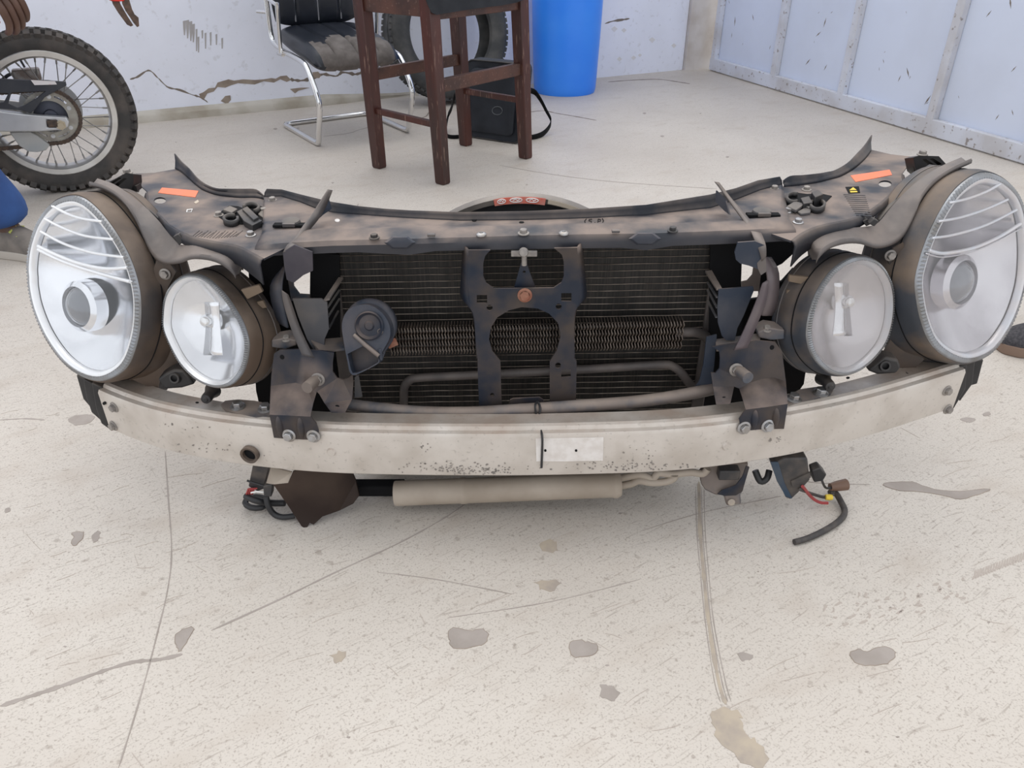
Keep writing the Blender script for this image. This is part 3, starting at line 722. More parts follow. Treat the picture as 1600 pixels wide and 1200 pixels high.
for i in range(len(pth)-1):
    t = (pth[i+1]-pth[i]).normalized(); s = t.cross(mn)
    add_box(bmc, (pth[i]+pth[i+1])/2 + mn*(0.003 if i % 2 else 0), t*0.0042, mn*(0.0055 if i % 2 else 0.0085), s*(0.0068 if i % 2 else 0.0055))
finish('chain', bmc, chainm, moto, False)['kind'] = 'stuff'
lathe('brake_disc', [(0.06, -0.07), (0.105, -0.07), (0.105, -0.074), (0.06, -0.074), (0.06, -0.07)], wc, mn, alum, moto, 40)
def onm(px, py, off): return PP(px, py, wc + mn*off, mn)
# swingarm: near arm with the axle slot
AO = 0.115
arm = [onm(108, 190, AO), onm(104, 184, AO), onm(60, 181, AO), onm(0, 174, AO), onm(-180, 160, AO), onm(-180, 205, AO), onm(0, 206, AO), onm(60, 206, AO), onm(100, 203, AO), onm(107, 198, AO)]
slot = [onm(74, 187, AO), onm(88, 188, AO), onm(88, 199, AO), onm(74, 199, AO)]
plate('swingarm', arm, alum, moto, holes=[slot], t=-mn*0.034, normal=mn, bevel=0.004)
plate('swingarm', [q - mn*0.23 for q in arm], alum, moto, t=-mn*0.03, normal=mn, bevel=0.004)
ax = onm(95, 195, AO)
bmx = bmesh.new(); add_lathe(bmx, [(0, 0.020), (0.011, 0.020), (0.011, 0.008), (0.018, 0.008), (0.018, 0.0), (0.012, 0), (0.012, -0.26), (0, -0.26)], ax, mn, 6)
finish('axle_nut', bmx, mat('brass_toned_nut', (0.50, 0.44, 0.34), 0.35, 0.8), moto, False)
box('chain_adjuster', onm(82, 193, AO + 0.004), md*0.016, mn*0.006, V(0, 0, 0.012), chainm, moto, 0.002)
# chain guard, with its slots, and lower guide
CO = 0.105
g_out = [onm(x, y, CO) for x, y in ((-60, 120), (0, 123), (40, 125), (90, 127), (103, 128), (104, 134), (92, 140), (70, 152), (54, 172), (48, 177), (30, 172), (0, 170), (-60, 168))]
g_h1 = [onm(x, y, CO) for x, y in ((18, 145), (70, 143), (55, 155), (38, 165), (27, 168), (13, 162))]
g_h2 = [onm(x, y, CO) for x, y in ((-30, 146), (13, 146), (6, 160), (-30, 163))]
plate('chain_guard', g_out, dark, moto, holes=[g_h1, g_h2], t=-mn*0.010, normal=mn, bevel=0.002)
plate('guard_label', [onm(x, y, CO + 0.001) for x, y in ((48, 125), (86, 127), (89, 132), (54, 133))], mat('white_red_label', (0.72, 0.68, 0.68), 0.5, 0, (0.72, 0.25, 0.22), 40, 0.5, 0.6), moto, t=mn*0.0006, normal=mn)
plate('chain_guide', [onm(x, y, CO-0.01) for x, y in ((15, 207), (48, 206), (58, 212), (78, 227), (72, 235), (58, 238), (44, 237), (30, 228))], mat('grey_chain_guide', (0.42, 0.42, 0.41), 0.5, 0, (0.34, 0.36, 0.38), 12), moto, t=-mn*0.03, normal=mn, bevel=0.003)
box('brake_caliper', onm(42, 117, -0.05), md*0.045, mn*0.025, V(0, 0, 0.022), mat('grey_brown_caliper', (0.22, 0.17, 0.15), 0.5, 0.3, (0.36, 0.34, 0.33), 40), moto, 0.006)
tube('brake_hose', [onm(0, 128, -0.05), onm(16, 116, -0.04), onm(30, 120, -0.04)], 0.006, dark, moto, 8, curve=4)
tube('valve_stem', [wpt(R(-14), RR-0.03, 0), wpt(R(-14), RR-0.055, 0)], 0.004, dark, moto, 8)
# the engine side that carries the swingarm, just outside the picture
eng = wc - md*0.62 + V(0, 0, 0.10)
UPV = V(0, 0, 1)
lathe('crankcase', [(0, 0.09), (0.09, 0.09), (0.12, 0.075), (0.13, 0.05), (0.13, -0.05), (0.12, -0.075), (0.09, -0.09), (0, -0.09)], eng - md*0.06 - UPV*0.03, mn, dark, moto, 32)
lathe('crankcase', [(0, 0.08), (0.06, 0.08), (0.085, 0.06), (0.085, -0.06), (0.06, -0.08), (0, -0.08)], eng + md*0.08 - UPV*0.02, mn, dark, moto, 28)
cyp = []
for k in range(9): cyp += [(0.085, 0.016*k), (0.085, 0.016*k+0.005), (0.066, 0.016*k+0.006), (0.066, 0.016*k+0.0155)]
lathe('cylinder', [(0, 0)] + cyp + [(0.06, 0.16), (0, 0.16)], eng - md*0.10 + UPV*0.07, UPV - md*0.25, alum, moto, 28)
redp = mat('red_bike_plastic', (0.55, 0.03, 0.02), 0.35)
tube('frame_rail', [eng + V(0, 0, 0.02) + md*0.14, eng + md*0.16 + V(0, 0, 0.30), eng + md*0.02 + V(0, 0, 0.46), eng - md*0.36 + V(0, 0, 0.52), eng - md*0.28 + V(0, 0, 0.15), eng - md*0.12 - V(0, 0, 0.15)], 0.016, dark, moto, 10, curve=5)
def hull(name, secs, m):             # lofted body along the bike: (along, height, half width, half height)
    loft(name, [[eng + md*a + UPV*(h + hh*math.sin(t)) + mn*(w*math.cos(t)) for t in [k*math.pi/8 for k in range(16)]] for a, h, w, hh in secs], m, moto, True, True, True, 60)
hull('seat', [(-0.10, 0.50, 0.05, 0.03), (-0.05, 0.53, 0.08, 0.045), (0.15, 0.55, 0.095, 0.045), (0.35, 0.58, 0.09, 0.04), (0.46, 0.60, 0.05, 0.025)], dark)
hull('fuel_tank', [(-0.42, 0.60, 0.05, 0.05), (-0.36, 0.61, 0.11, 0.10), (-0.22, 0.60, 0.13, 0.12), (-0.10, 0.55, 0.10, 0.08), (-0.05, 0.53, 0.06, 0.04)], redp)
fw = wc - md*1.36
lathe('front_tyre', [(0.235, 0.032), (0.26, 0.042), (0.295, 0.038), (0.302, 0.02), (0.305, 0), (0.302, -0.02), (0.295, -0.038), (0.26, -0.042), (0.235, -0.032), (0.235, 0.032)], fw + UPV*0.018, mn, knob, moto, 48)
lathe('front_rim', [(0.22, 0.02), (0.236, 0.032), (0.24, 0.028), (0.222, 0.0), (0.24, -0.028), (0.236, -0.032), (0.22, -0.02), (0.216, 0), (0.22, 0.02)], fw + UPV*0.018, mn, rimm, moto, 48)
for s in (-1, 1):
    tube('fork', [fw + UPV*0.018 + mn*0.075*s, fw + md*0.30 + UPV*0.72 + mn*0.075*s], 0.021, alum, moto, 12)
for k in range(18):
    a = 2*math.pi*k/18; e = UPV*math.cos(a) + md*math.sin(a); e2 = UPV*math.cos(a+0.5) + md*math.sin(a+0.5)
    tube('spoke', [fw + UPV*0.018 + e2*0.035 + mn*(0.03 if k % 2 else -0.03), fw + UPV*0.018 + e*0.218], 0.0018, spk, moto, 6)
tube('handlebar', [fw + md*0.36 + UPV*0.80 + mn*0.40, fw + md*0.30 + UPV*0.78 + mn*0.15, fw + md*0.30 + UPV*0.76, fw + md*0.30 + UPV*0.78 - mn*0.15, fw + md*0.36 + UPV*0.80 - mn*0.40], 0.012, dark, moto, 10, curve=4)
ribbon_a = [fw - md*0.22 + UPV*0.34, fw + UPV*0.40, fw + md*0.16 + UPV*0.42]
loft('front_fender', [[q - mn*0.06, q + UPV*0.02, q + mn*0.06] for q in crom(ribbon_a, 5)], redp, moto, False, angle=60, solid=0.004)
rear_f = [eng + md*0.40 + UPV*0.58, eng + md*0.62 + UPV*0.62, eng + md*0.86 + UPV*0.60]
loft('rear_fender', [[q - mn*0.07, q + UPV*0.025, q + mn*0.07] for q in crom(rear_f, 5)], redp, moto, False, angle=60, solid=0.004)
tube('side_stand', [eng + mn*0.1 + V(0, 0, -0.1), V(eng.x, eng.y, 0.006) + mn*0.24], 0.012, dark, moto, 8)
tube('exhaust', [eng - md*0.16 + UPV*0.12 - mn*0.05, eng - md*0.30 + UPV*0.02 - mn*0.1, eng + UPV*0.0 - mn*0.14, eng + md*0.30 + UPV*0.22 - mn*0.13, eng + md*0.62 + UPV*0.34 - mn*0.14], [0.02]*6 + [0.02, 0.022, 0.024, 0.026, 0.03, 0.036, 0.04, 0.042, 0.042, 0.042, 0.04], alum, moto, 12, curve=4)

# ------------------------------------------------------------------ red clamp hanging in the air above the tyre
cl0 = wc + mn*0.25
def onc(px, py, off=0.0): return PP(px, py, cl0 + mn*off, mn)
clamp = empty('cable_clamp', onc(195, 8), 'red-handled clamp with two dark metal jaws hanging above the motorcycle tyre', 'clamp')
steel = mat('dark_worn_jaw_steel', (0.085, 0.06, 0.05), 0.5, 0.5, (0.16, 0.10, 0.075), 60)
plate('jaw', [onc(x, y) for x, y in ((172, -6), (184, -6), (188, 6), (199, 25), (208, 39), (204, 41), (198, 38), (184, 19), (176, 6))], steel, clamp, t=mn*0.012, normal=mn, bevel=0.001)
plate('jaw', [onc(x, y) for x, y in ((189, -6), (200, -6), (206, 14), (210, 22), (216, 27), (217, 40), (214, 42), (208, 35), (203, 27), (196, 17), (191, 6))], steel, clamp, t=mn*0.014, normal=mn, bevel=0.001)
bm = bmesh.new(); add_tube(bm, crom([onc(183, 2, 0.01), onc(182, -4, 0.01), onc(178, -30, 0.01), onc(172, -60, 0.01)], 4), [0.012, 0.020, 0.024, 0.024, 0.024, 0.023, 0.022, 0.021, 0.02, 0.018, 0.016, 0.014, 0.012], 12)
finish('handle', bm, M['red'], clamp, True, 60)
tube('cable', [onc(172, -60, 0.01), onc(168, -150, 0.01), onc(166, -420, 0.01), onc(165, -900, 0.01)], 0.007, M['red'], clamp, 8, curve=4)

# ------------------------------------------------------------------ people
def skin(name, joints, edges, m, parent, sub=2):
    me = bpy.data.meshes.new(name); ids = {k: i for i, k in enumerate(joints)}
    pts = [Vector(joints[k][0]) for k in joints]; c = pts[0].copy()
    me.from_pydata([p - c for p in pts], [(ids[a], ids[b]) for a, b in edges], [])
    o = bpy.data.objects.new(name, me); me.materials.append(m)
    link(o, parent, Matrix.Translation(c))
    sm = o.modifiers.new('skin', 'SKIN'); sm.use_smooth_shade = True
    for i, k in enumerate(joints):
        r = joints[k][1]; r = r if isinstance(r, tuple) else (r, r)
        me.skin_vertices[0].data[i].radius = r
        me.skin_vertices[0].data[i].use_root = (i == 0)
    s2 = o.modifiers.new('smooth', 'SUBSURF'); s2.levels = sub; s2.render_levels = sub
    return o
def chain(*n): return [(a, b) for a, b in zip(n, n[1:])]
def shoe(parent, heel, d, L, mu, ms, mlace, style=0):
    # sole and upper lofted from heel to toe
    d = Vector(d).normalized(); s = V(d.y, -d.x, 0); base = Vector(heel)
    st_ = [(0.0, 0.026, 0.075), (0.04, 0.034, 0.085), (0.16, 0.037, 0.095), (0.32, 0.037, 0.105), (0.48, 0.038, 0.095), (0.62, 0.043, 0.078), (0.78, 0.045, 0.062), (0.90, 0.038, 0.052), (0.98, 0.022, 0.042), (1.0, 0.012, 0.036)]
    rs, ru = [], []
    for t, w, h in st_:
        c = base + d*(t*L)
        rs.append([c - s*w*1.1, c - s*w*1.14 + V(0, 0, 0.014), c - s*w*1.08 + V(0, 0, 0.027), c + s*w*1.08 + V(0, 0, 0.027), c + s*w*1.14 + V(0, 0, 0.014), c + s*w*1.1])
        ru.append([c + V(0, 0, 0.022) + s*w*x + V(0, 0, z*(h-0.022)) for x, z in ((-1.0, 0), (-1.06, 0.3), (-0.85, 0.72), (-0.4, 0.97), (0, 1.0), (0.4, 0.97), (0.85, 0.72), (1.06, 0.3), (1.0, 0))])
    up = loft('shoe', ru, mu, parent, True, True, True, 60)
    loft('sole', rs, ms, up, True, True, True, 40, bevel=0.003)
    for t in (0.42, 0.5, 0.58):
        c = base + d*(t*L) + V(0, 0, 0.098 - (t-0.42)*0.16)
        tube('lace', [c - s*0.028 + V(0, 0, -0.010), c, c + s*0.028 + V(0, 0, -0.010)], 0.0035, mlace, up, 6)
    tube('collar', [base + d*(L*(0.17 + 0.15*math.cos(a))) + s*0.036*math.sin(a) + V(0, 0, 0.098 + 0.012*math.cos(a)) for a in [k*math.pi/8 for k in range(16)]], 0.006, mlace if style == 0 else mu, up, 8, True)
    return up
skinm = mat('dark_skin', (0.085, 0.042, 0.028), 0.5, 0, (0.115, 0.060, 0.042), 18, bump=0.1, bscale=120)
nailm = mat('finger_nail', (0.42, 0.22, 0.17), 0.35)
hairm = mat('black_hair', (0.008, 0.007, 0.007), 0.8)
def person(label, hip, face, feet, shoes, trous, shirt, hands):
    hip = Vector(hip); f = Vector(face).normalized(); s = V(f.y, -f.x, 0)      # s to the person's right
    root = empty('person', (hip.x, hip.y, 0), label, 'person')
    J = {'pelvis': (hip, 0.12), 'waist': (hip + V(0, 0, 0.16), (0.125, 0.10)), 'chest': (hip + V(0, 0, 0.38), (0.15, 0.11)),
         'neck0': (hip + V(0, 0, 0.53), 0.075), 'neck': (hip + f*0.01 + V(0, 0, 0.59), 0.055), 'jaw': (hip + f*0.03 + V(0, 0, 0.66), 0.07), 'head': (hip + f*0.03 + V(0, 0, 0.75), 0.088), 'crown': (hip + f*0.02 + V(0, 0, 0.81), 0.07)}
    E = chain('pelvis', 'waist', 'chest', 'neck0', 'neck', 'jaw', 'head', 'crown')
    TJ = {'pelvis': (hip, 0.15), 'belt': (hip + V(0, 0, 0.13), (0.15, 0.125))}; TE = [('pelvis', 'belt')]
    SJ = {'chest': (hip + V(0, 0, 0.36), (0.18, 0.14)), 'waist': (hip + V(0, 0, 0.14), (0.155, 0.125)), 'hem': (hip + V(0, 0, -0.04), 0.165), 'neck': (hip + V(0, 0, 0.52), 0.09)}
    SE = chain('hem', 'waist', 'chest', 'neck')
    for k, sg in (('r', 1), ('l', -1)):
        ft = Vector(feet[k]); hp = hip + s*sg*0.09 - V(0, 0, 0.05); kn = hp.lerp(ft, 0.5) + f*0.03; kn.z = 0.48; kn = Vector(feet.get('knee'+k, kn))
        J['hip'+k] = (hp, 0.09); J['knee'+k] = (kn, 0.055); J['calf'+k] = (kn.lerp(ft, 0.35) - f*0.015, 0.055); J['ankle'+k] = (V(ft.x, ft.y, 0.11), 0.036); J['foot'+k] = (V(ft.x, ft.y, 0.05) + Vector(shoes['dir'+k]).normalized()*0.06, 0.022)
        E += chain('pelvis', 'hip'+k, 'knee'+k, 'calf'+k, 'ankle'+k, 'foot'+k)
        TJ['hip'+k] = (hp, 0.115); TJ['knee'+k] = (kn, 0.092); TJ['calf'+k] = (kn.lerp(ft, 0.5) , 0.09); TJ['hem'+k] = (V(ft.x, ft.y, 0.16), 0.090); TJ['cuff'+k] = (V(ft.x, ft.y, 0.09), 0.094)
        TE += chain('pelvis', 'hip'+k, 'knee'+k, 'calf'+k, 'hem'+k, 'cuff'+k)
        sh = hip + s*sg*0.19 + V(0, 0, 0.46); hd = Vector(hands[k]); el = sh.lerp(hd, 0.52); el = V(hd.x + (sh.x-hd.x)*0.3, hd.y + (sh.y-hd.y)*0.3, el.z) - f*0.03
        J['sh'+k] = (sh, 0.062); J['el'+k] = (el, 0.045); J['fa'+k] = (el.lerp(hd, 0.4), 0.042); J['wr'+k] = (hd, (0.030, 0.024))
        dn = (hd-el).normalized(); J['palm'+k] = (hd + dn*0.05, (0.030, 0.022)); J['kn'+k] = (hd + dn*0.085, (0.032, 0.018))
        E += chain('chest', 'sh'+k, 'el'+k, 'fa'+k, 'wr'+k, 'palm'+k, 'kn'+k)
        # five fingers, curled and relaxed
        across = Vector(hands.get('thumb'+k, f*0.85 - s*sg*0.1)); across = (across - dn*across.dot(dn)).normalized(); inw = dn.cross(across); pal = Vector(hands.get('palm'+k, -s*sg))
        if inw.dot(pal) < 0: inw = -inw
        for q, (o_, l_) in enumerate(((0.030, 0.078), (0.010, 0.088), (-0.010, 0.082), (-0.029, 0.066))):
            a0 = hd + dn*0.07 + across*o_; a1 = hd + dn*0.098 + across*o_*1.05 + inw*0.004; a2 = a1 + dn*l_*0.38 + inw*l_*0.26; a3 = a2 + dn*l_*0.14 + inw*l_*0.34; a4 = a3 - dn*l_*0.04 + inw*l_*0.24
            for i, (p_, r_) in enumerate(((a0, 0.0115), (a1, 0.0115), (a2, 0.0103), (a3, 0.0095), (a4, 0.0075))): J[f'f{k}{q}{i}'] = (p_, r_)
            E += chain('palm'+k, *[f'f{k}{q}{i}' for i in range(5)])
        t0 = hd + dn*0.025 + across*0.026 + inw*0.012; t1 = t0 + dn*0.03 + across*0.022 + inw*0.010; t2 = t1 + dn*0.032 + across*0.006 + inw*0.006; t3 = t2 + dn*0.024 - across*0.002
        for i, (p_, r_) in enumerate(((t0, 0.014), (t1, 0.0125), (t2, 0.0105), (t3, 0.0085))): J[f't{k}{i}'] = (p_, r_)
        E += chain('wr'+k, *[f't{k}{i}' for i in range(4)])
        SJ['sh'+k] = (sh - s*sg*0.02, 0.085); SJ['sl'+k] = (sh.lerp(el, 0.75), 0.075); SE += chain('chest', 'sh'+k, 'sl'+k)
    body = skin('body', J, E, skinm, root)
    for k, sg in (('r', 1), ('l', -1)):
        # thumb nail
        a, b_ = Vector(J[f't{k}2'][0]), Vector(J[f't{k}3'][0]); d = (b_-a).normalized()
        lookc = (CAM - b_).normalized(); n_ = (lookc - d*lookc.dot(d)).normalized()
        lathe('thumb_nail', [(0.0, 0.0022), (0.004, 0.002), (0.0058, 0.0)], b_ + d*0.003 + n_*0.0078, n_, nailm, body, 12)
    # face and hair
    hc = Vector(J['head'][0])
    for sg in (1, -1):
        lathe('eye', [(0.0, 0.010), (0.007, 0.007), (0.010, 0.0)], hc + f*0.080 + s*sg*0.032, f, M['white'], body, 12)
        lathe('ear', [(0.0, 0.008), (0.018, 0.006), (0.024, 0.0), (0.015, -0.01)], hc + s*sg*0.088 - V(0, 0, 0.005), s*sg, skinm, body, 12)
    tube('nose', [hc + f*0.085 + V(0, 0, 0.005), hc + f*0.105 - V(0, 0, 0.03), hc + f*0.092 - V(0, 0, 0.038)], [0.008, 0.015, 0.010], skinm, body, 8)
    tube('mouth', [hc + f*0.078 + s*0.025 - V(0, 0, 0.065), hc + f*0.09 - V(0, 0, 0.066), hc + f*0.078 - s*0.025 - V(0, 0, 0.065)], 0.007, nailm, body, 8)
    lathe('hair', [(0.0, 0.115), (0.05, 0.105), (0.085, 0.07), (0.097, 0.03), (0.095, 0.0)], hc - f*0.008, V(0, 0, 1), hairm, body, 24)
    skin('trousers', TJ, TE, trous, root)
    skin('shirt', SJ, SE, shirt, root)
    for k in ('r', 'l'):
        ft = Vector(feet[k]); tw = Vector(shoes['dir'+k]).normalized()
        shoe(root, V(ft.x, ft.y, 0.0) - tw*0.07, tw, 0.275, shoes['upper'], shoes['sole'], shoes['lace'], shoes.get('style', 0))
    return root
blue_cloth = mat('blue_overall_cloth', (0.030, 0.085, 0.26), 0.85, 0, (0.018, 0.05, 0.17), 9, 0.4, 0.7, bump=0.5, bscale=25)
ft = PZ(14, 402)
pl = person('person in blue overalls and grey trainers with yellow laces standing beside the motorcycle', (-1.82, 2.42, 0.90), (0.95, -0.30, 0),
    {'r': (ft.x+0.005, ft.y+0.02, 0), 'l': (-1.98, 2.62, 0), 'kneer': (-1.66, 2.26, 0.47)},
    {'dirr': (0.95, -0.25, 0), 'dirl': (0.95, -0.1, 0), 'upper': mat('grey_trainer', (0.20, 0.175, 0.155), 0.8, 0, (0.13, 0.115, 0.105), 20), 'sole': mat('pale_sole', (0.42, 0.38, 0.34), 0.7), 'lace': mat('lime_lace', (0.50, 0.52, 0.13), 0.6)},
    blue_cloth, blue_cloth, {'r': PY(-30, -48, 2.28), 'l': (-1.96, 2.72, 0.72), 'thumbr': (-0.55, -0.83, 0), 'palmr': (-0.83, 0.55, 0)})
sh_ = PZ(1552, 548)
pr = person('person in dark mesh trainers with brown soles standing behind the right headlight', (1.62, 1.84, 0.92), (-1, -0.05, 0),
    {'r': (sh_.x+0.52, 1.98, 0), 'l': (sh_.x+0.215, sh_.y+0.015, 0)},
    {'dirr': (-1, -0.1, 0), 'dirl': (-1, -0.06, 0), 'upper': mat('dark_mesh_upper', (0.032, 0.030, 0.036), 0.8, 0, (0.07, 0.065, 0.07), 180, bump=0.6, bscale=260), 'sole': mat('brown_rubber_sole', (0.23, 0.155, 0.115), 0.8), 'lace': mat('dark_lace', (0.06, 0.058, 0.062), 0.7), 'style': 1},
    mat('dark_trousers', (0.04, 0.042, 0.05), 0.9), mat('grey_shirt', (0.25, 0.25, 0.27), 0.9), {'r': (1.72, 2.12, 0.72), 'l': (1.66, 1.56, 0.72)})
# ------------------------------------------------------------------ the car front end
FE = empty('car_front_end', (0.02, 1.12, 0), 'dusty cut-off car front end with four oval headlights and bare metal bumper beam', 'car part')
# shared bolt shapes
def bolt_mesh(name, m, torx=False):
    bm = bmesh.new()
    if torx:
        add_lathe(bm, [(1.3, 0.0), (1.25, 0.25), (0.95, 0.5), (0.5, 0.6), (0.42, 0.35), (0.0, 0.35)], (0, 0, 0), (0, 0, 1), 16)
    else:
        add_lathe(bm, [(1.35, 0.0), (1.35, 0.22), (1.1, 0.34), (0.9, 0.36)], (0, 0, 0), (0, 0, 1), 18)
        add_lathe(bm, [(0.92, 0.3), (0.92, 1.0), (0.8, 1.12), (0.0, 1.12)], (0, 0, 0), (0, 0, 1), 6)
    bmesh.ops.recalc_face_normals(bm, faces=bm.faces)
    me = bpy.data.meshes.new(name); bm.to_mesh(me); bm.free(); me.materials.append(m)
    me.polygons.foreach_set('use_smooth', [True]*len(me.polygons)); me.set_sharp_from_angle(angle=R(30))
    return me
BM = {'zinc': bolt_mesh('hex_bolt', M['alubolt']), 'dust': bolt_mesh('dusty_hex_bolt', M['boltdust']), 'rust': bolt_mesh('rusty_hex_bolt', M['rust']), 'torx': bolt_mesh('torx_screw', M['alubolt'], True), 'dark': bolt_mesh('dark_hex_bolt', M['blackplastic'])}
def bolt(p, axis, r, parent, kind='dust', spin=0.0):
    o = bpy.data.objects.new('screw' if kind == 'torx' else 'bolt', BM[kind])
    u, v, w = frame(axis); q = Matrix((v, u, w)).transposed().to_4x4() @ Matrix.Rotation(spin, 4, 'Z')
    link(o, parent, Matrix.Translation(Vector(p)) @ q @ Matrix.Diagonal((r, r, r, 1)))
    return o

# ---- bumper beam
bx = [(172, 671), (205, 686), (260, 705), (340, 722), (430, 734), (520, 741), (620, 744), (720, 745), (820, 745), (920, 743), (1010, 740), (1090, 734), (1180, 722), (1270, 705), (1350, 685), (1420, 663), (1488, 640)]
BZ = 0.13
base = resample(crom([PT(x, y, BZ) for x, y in bx], 6), 61, False)
prof = [(0.055, 0.0), (0.004, 0.0), (0.0, 0.004), (0.0, 0.079), (0.003, 0.0845), (0.011, 0.0855), (0.015, 0.0905), (0.021, 0.092), (0.027, 0.089), (0.055, 0.088), (0.055, 0.082), (0.055, 0.006)]
rings = []; beam_n = []
for i, p in enumerate(base):
    t = (base[min(60, i+1)] - base[max(0, i-1)]).normalized(); n = V(-t.y, t.x, 0).normalized()   # rearwards
    beam_n.append(n)
    rings.append([p + n*d + V(0, 0, z) for d, z in prof])
beam = loft('bumper_beam', rings, M['alu'], FE, True, True, True, 30)
def beamY(X):
    for a, b in zip(base, base[1:]):
        if a.x <= X <= b.x: return a.y + (b.y-a.y)*(X-a.x)/(b.x-a.x)
    return base[0].y if X < base[0].x else base[-1].y
def beamN(X): return min(zip(base, beam_n), key=lambda q: abs(q[0].x-X))[1]
def on_beam(px, py, off=0.0):         # on the front face
    y = 1.05
    for _ in range(12): y = beamY(PY(px, py, y).x) 
    p = PY(px, py, y); return p - beamN(p.x)*off
def on_top(px, py, h=0.0): return PT(px, py, BZ + 0.088 + h)
for x, y in ((179, 636), (178, 665), (1479, 610), (1480, 639)):
    p = on_beam(x, y); bolt(p, -beamN(p.x), 0.0075, beam, 'dust', 0.3)
def face_rect(name, pxs, m, h=0.001):
    pts = [on_beam(x, y, 0.0004) for x, y in pxs]; n = beamN(pts[0].x)
    return plate(name, pts, m, beam, t=-n*h, normal=n, smooth=False)
face_rect('label', [(837, 685), (890, 684), (943, 683), (942, 719), (890, 720), (838, 720)], M['label'])
for x, y, r_ in ((164, 629.6, 2.6), (852, 703, 2), (900, 703, 2)):
    face_rect('hole', [(x+r_*math.cos(k*0.785), y+r_*math.sin(k*0.785)) for k in range(8)], M['deep'], 0.0016)
for x, y in ((518, 706), (1135, 697)):
    p = on_beam(x, y); lathe('boss', [(0, 0.003), (0.006, 0.003), (0.008, 0.0)], p, -beamN(p.x), M['alu'], beam, 16)
# dark grime along the lower edge
random.seed(21)
grime = mat('dark_grime', (0.19, 0.17, 0.155), 0.7, 0, (0.34, 0.30, 0.265), 60)
for (cx, cy, sx, sy, n) in ((740, 735, 70, 9, 120), (680, 728, 50, 8, 30), (985, 729, 75, 9, 90), (1210, 686, 18, 5, 12), (330, 700, 60, 12, 22), (660, 700, 14, 14, 8), (1000, 700, 30, 12, 8), (285, 665, 40, 10, 8)):
    for k in range(n):
        x = random.gauss(cx, sx*0.6); y = random.gauss(cy, sy*0.55)
        s = random.uniform(0.5, 1.7)
        pts_ = [(x + s*random.uniform(0.5, 1.3)*math.cos(a)*1.3, y + s*random.uniform(0.5, 1.2)*math.sin(a)) for a in [j*1.047 for j in range(6)]]
        q_ = on_beam(x, y)
        if q_.z < BZ + TILT*q_.x + 0.005 or q_.z > BZ + 0.075: continue
        pts3 = [on_beam(a, b, 0.0003) for a, b in pts_]
        if min(q.z - BZ - TILT*q.x for q in pts3) < 0.001: continue
        plate('grime_spot', pts3, grime, beam, t=-beamN(q_.x)*0.0004, normal=beamN(q_.x), smooth=False)
# towing eye tube
p = on_beam(393, 707); ax_ = -beamN(p.x)
lathe('tow_eye_tube', [(0.0, -0.05), (0.0115, -0.05), (0.0115, 0.008), (0.0155, 0.009), (0.0155, 0.0), (0.013, 0.0)], p + ax_*0.001, ax_, M['housing'], beam, 24)
lathe('tow_eye_bore', [(0.0, 0.0022), (0.0117, 0.002), (0.0117, 0.0)], p + ax_*0.001, ax_, M['deep'], beam, 20)
# end brackets in ribbed black plastic
def endb(pxa, Ys, m=M['blackplastic']):
    bm = bmesh.new()
    for pts, Y, t in zip(pxa, Ys, (0.02, 0.025, 0.02)):
        add_plate(bm, [PY(x, y, Y) for x, y in pts], (), V(0, t, 0), V(0, 1, 0))
    return finish('end_bracket', bm, m, beam, True, 30, bevel=0.002)
endb([[(143, 598), (160, 606), (158, 620), (172, 672), (158, 662), (150, 640)], [(130, 592), (150, 602), (160, 660), (143, 645), (135, 622)], [(119, 586), (140, 594), (148, 645), (130, 624)]], (1.165, 1.185, 1.21))
endb([[(1492, 572), (1511, 570), (1509, 608), (1490, 640)], [(1500, 566), (1524, 564), (1520, 600), (1500, 628), (1498, 612)], [(1515, 562), (1537, 562), (1527, 600), (1513, 604)]], (1.185, 1.20, 1.22))
# bolted plates on top of the beam
for pxs, bl in (([(345, 632), (352, 626), (372, 624), (398, 626), (424, 632), (425, 650), (400, 652), (370, 646), (352, 641)], ((372, 636), (415, 640))), ([(1228, 620), (1250, 608), (1292, 602), (1303, 606), (1298, 616), (1270, 624), (1232, 634)], ((1282, 615), (1240, 624)))):
    pl_ = plate('mount_plate', [on_top(x, y, 0.004) for x, y in pxs], M['pipe'], beam, t=V(0, 0, -0.005), normal=(0, 0, 1))
    for x, y in bl: bolt(on_top(x, y, 0.004), (0.03, -0.05, 1), 0.0095, pl_, 'zinc', 0.4)
for x, y in ((308, 629), (1325, 590)):
    plate('hole', [on_top(x + 3*math.cos(k*0.785), y + 1.6*math.sin(k*0.785), 0.0004) for k in range(8)], M['deep'], beam, t=V(0, 0, -0.001), normal=(0, 0, 1), smooth=False)

# ---- upper crossmember
XS = [417, 440, 470, 492, 520, 560, 600, 640, 680, 720, 770, 820, 870, 920, 970, 1010, 1050, 1080, 1110, 1150, 1185, 1218]
def interp(tab, x):
    if x <= tab[0][0]: return tab[0][1]
    for (a, ya), (b, yb) in zip(tab, tab[1:]):
        if x <= b: return ya + (yb-ya)*(x-a)/(b-a)
    return tab[-1][1]
T_F0 = [(417, 399), (430, 398), (520, 394), (590, 392), (605, 397), (645, 397), (660, 391.5), (820, 388), (970, 386), (985, 391), (1032, 389), (1048, 383), (1110, 381), (1200, 377), (1218, 376)]
T_F1 = [(417, 388), (430, 386), (520, 381), (620, 379), (720, 376), (820, 373), (920, 371), (1010, 370), (1110, 366), (1218, 362)]
T_T1 = [(417, 364), (520, 360), (620, 358), (720, 357), (820, 354), (920, 352), (1010, 351), (1110, 350), (1218, 342)]
T_T2 = [(417, 308), (440, 307), (470, 316), (492, 325), (520, 332), (620, 340), (720, 345), (820, 344), (920, 341), (1010, 336), (1110, 325), (1150, 312), (1185, 298), (1218, 289)]
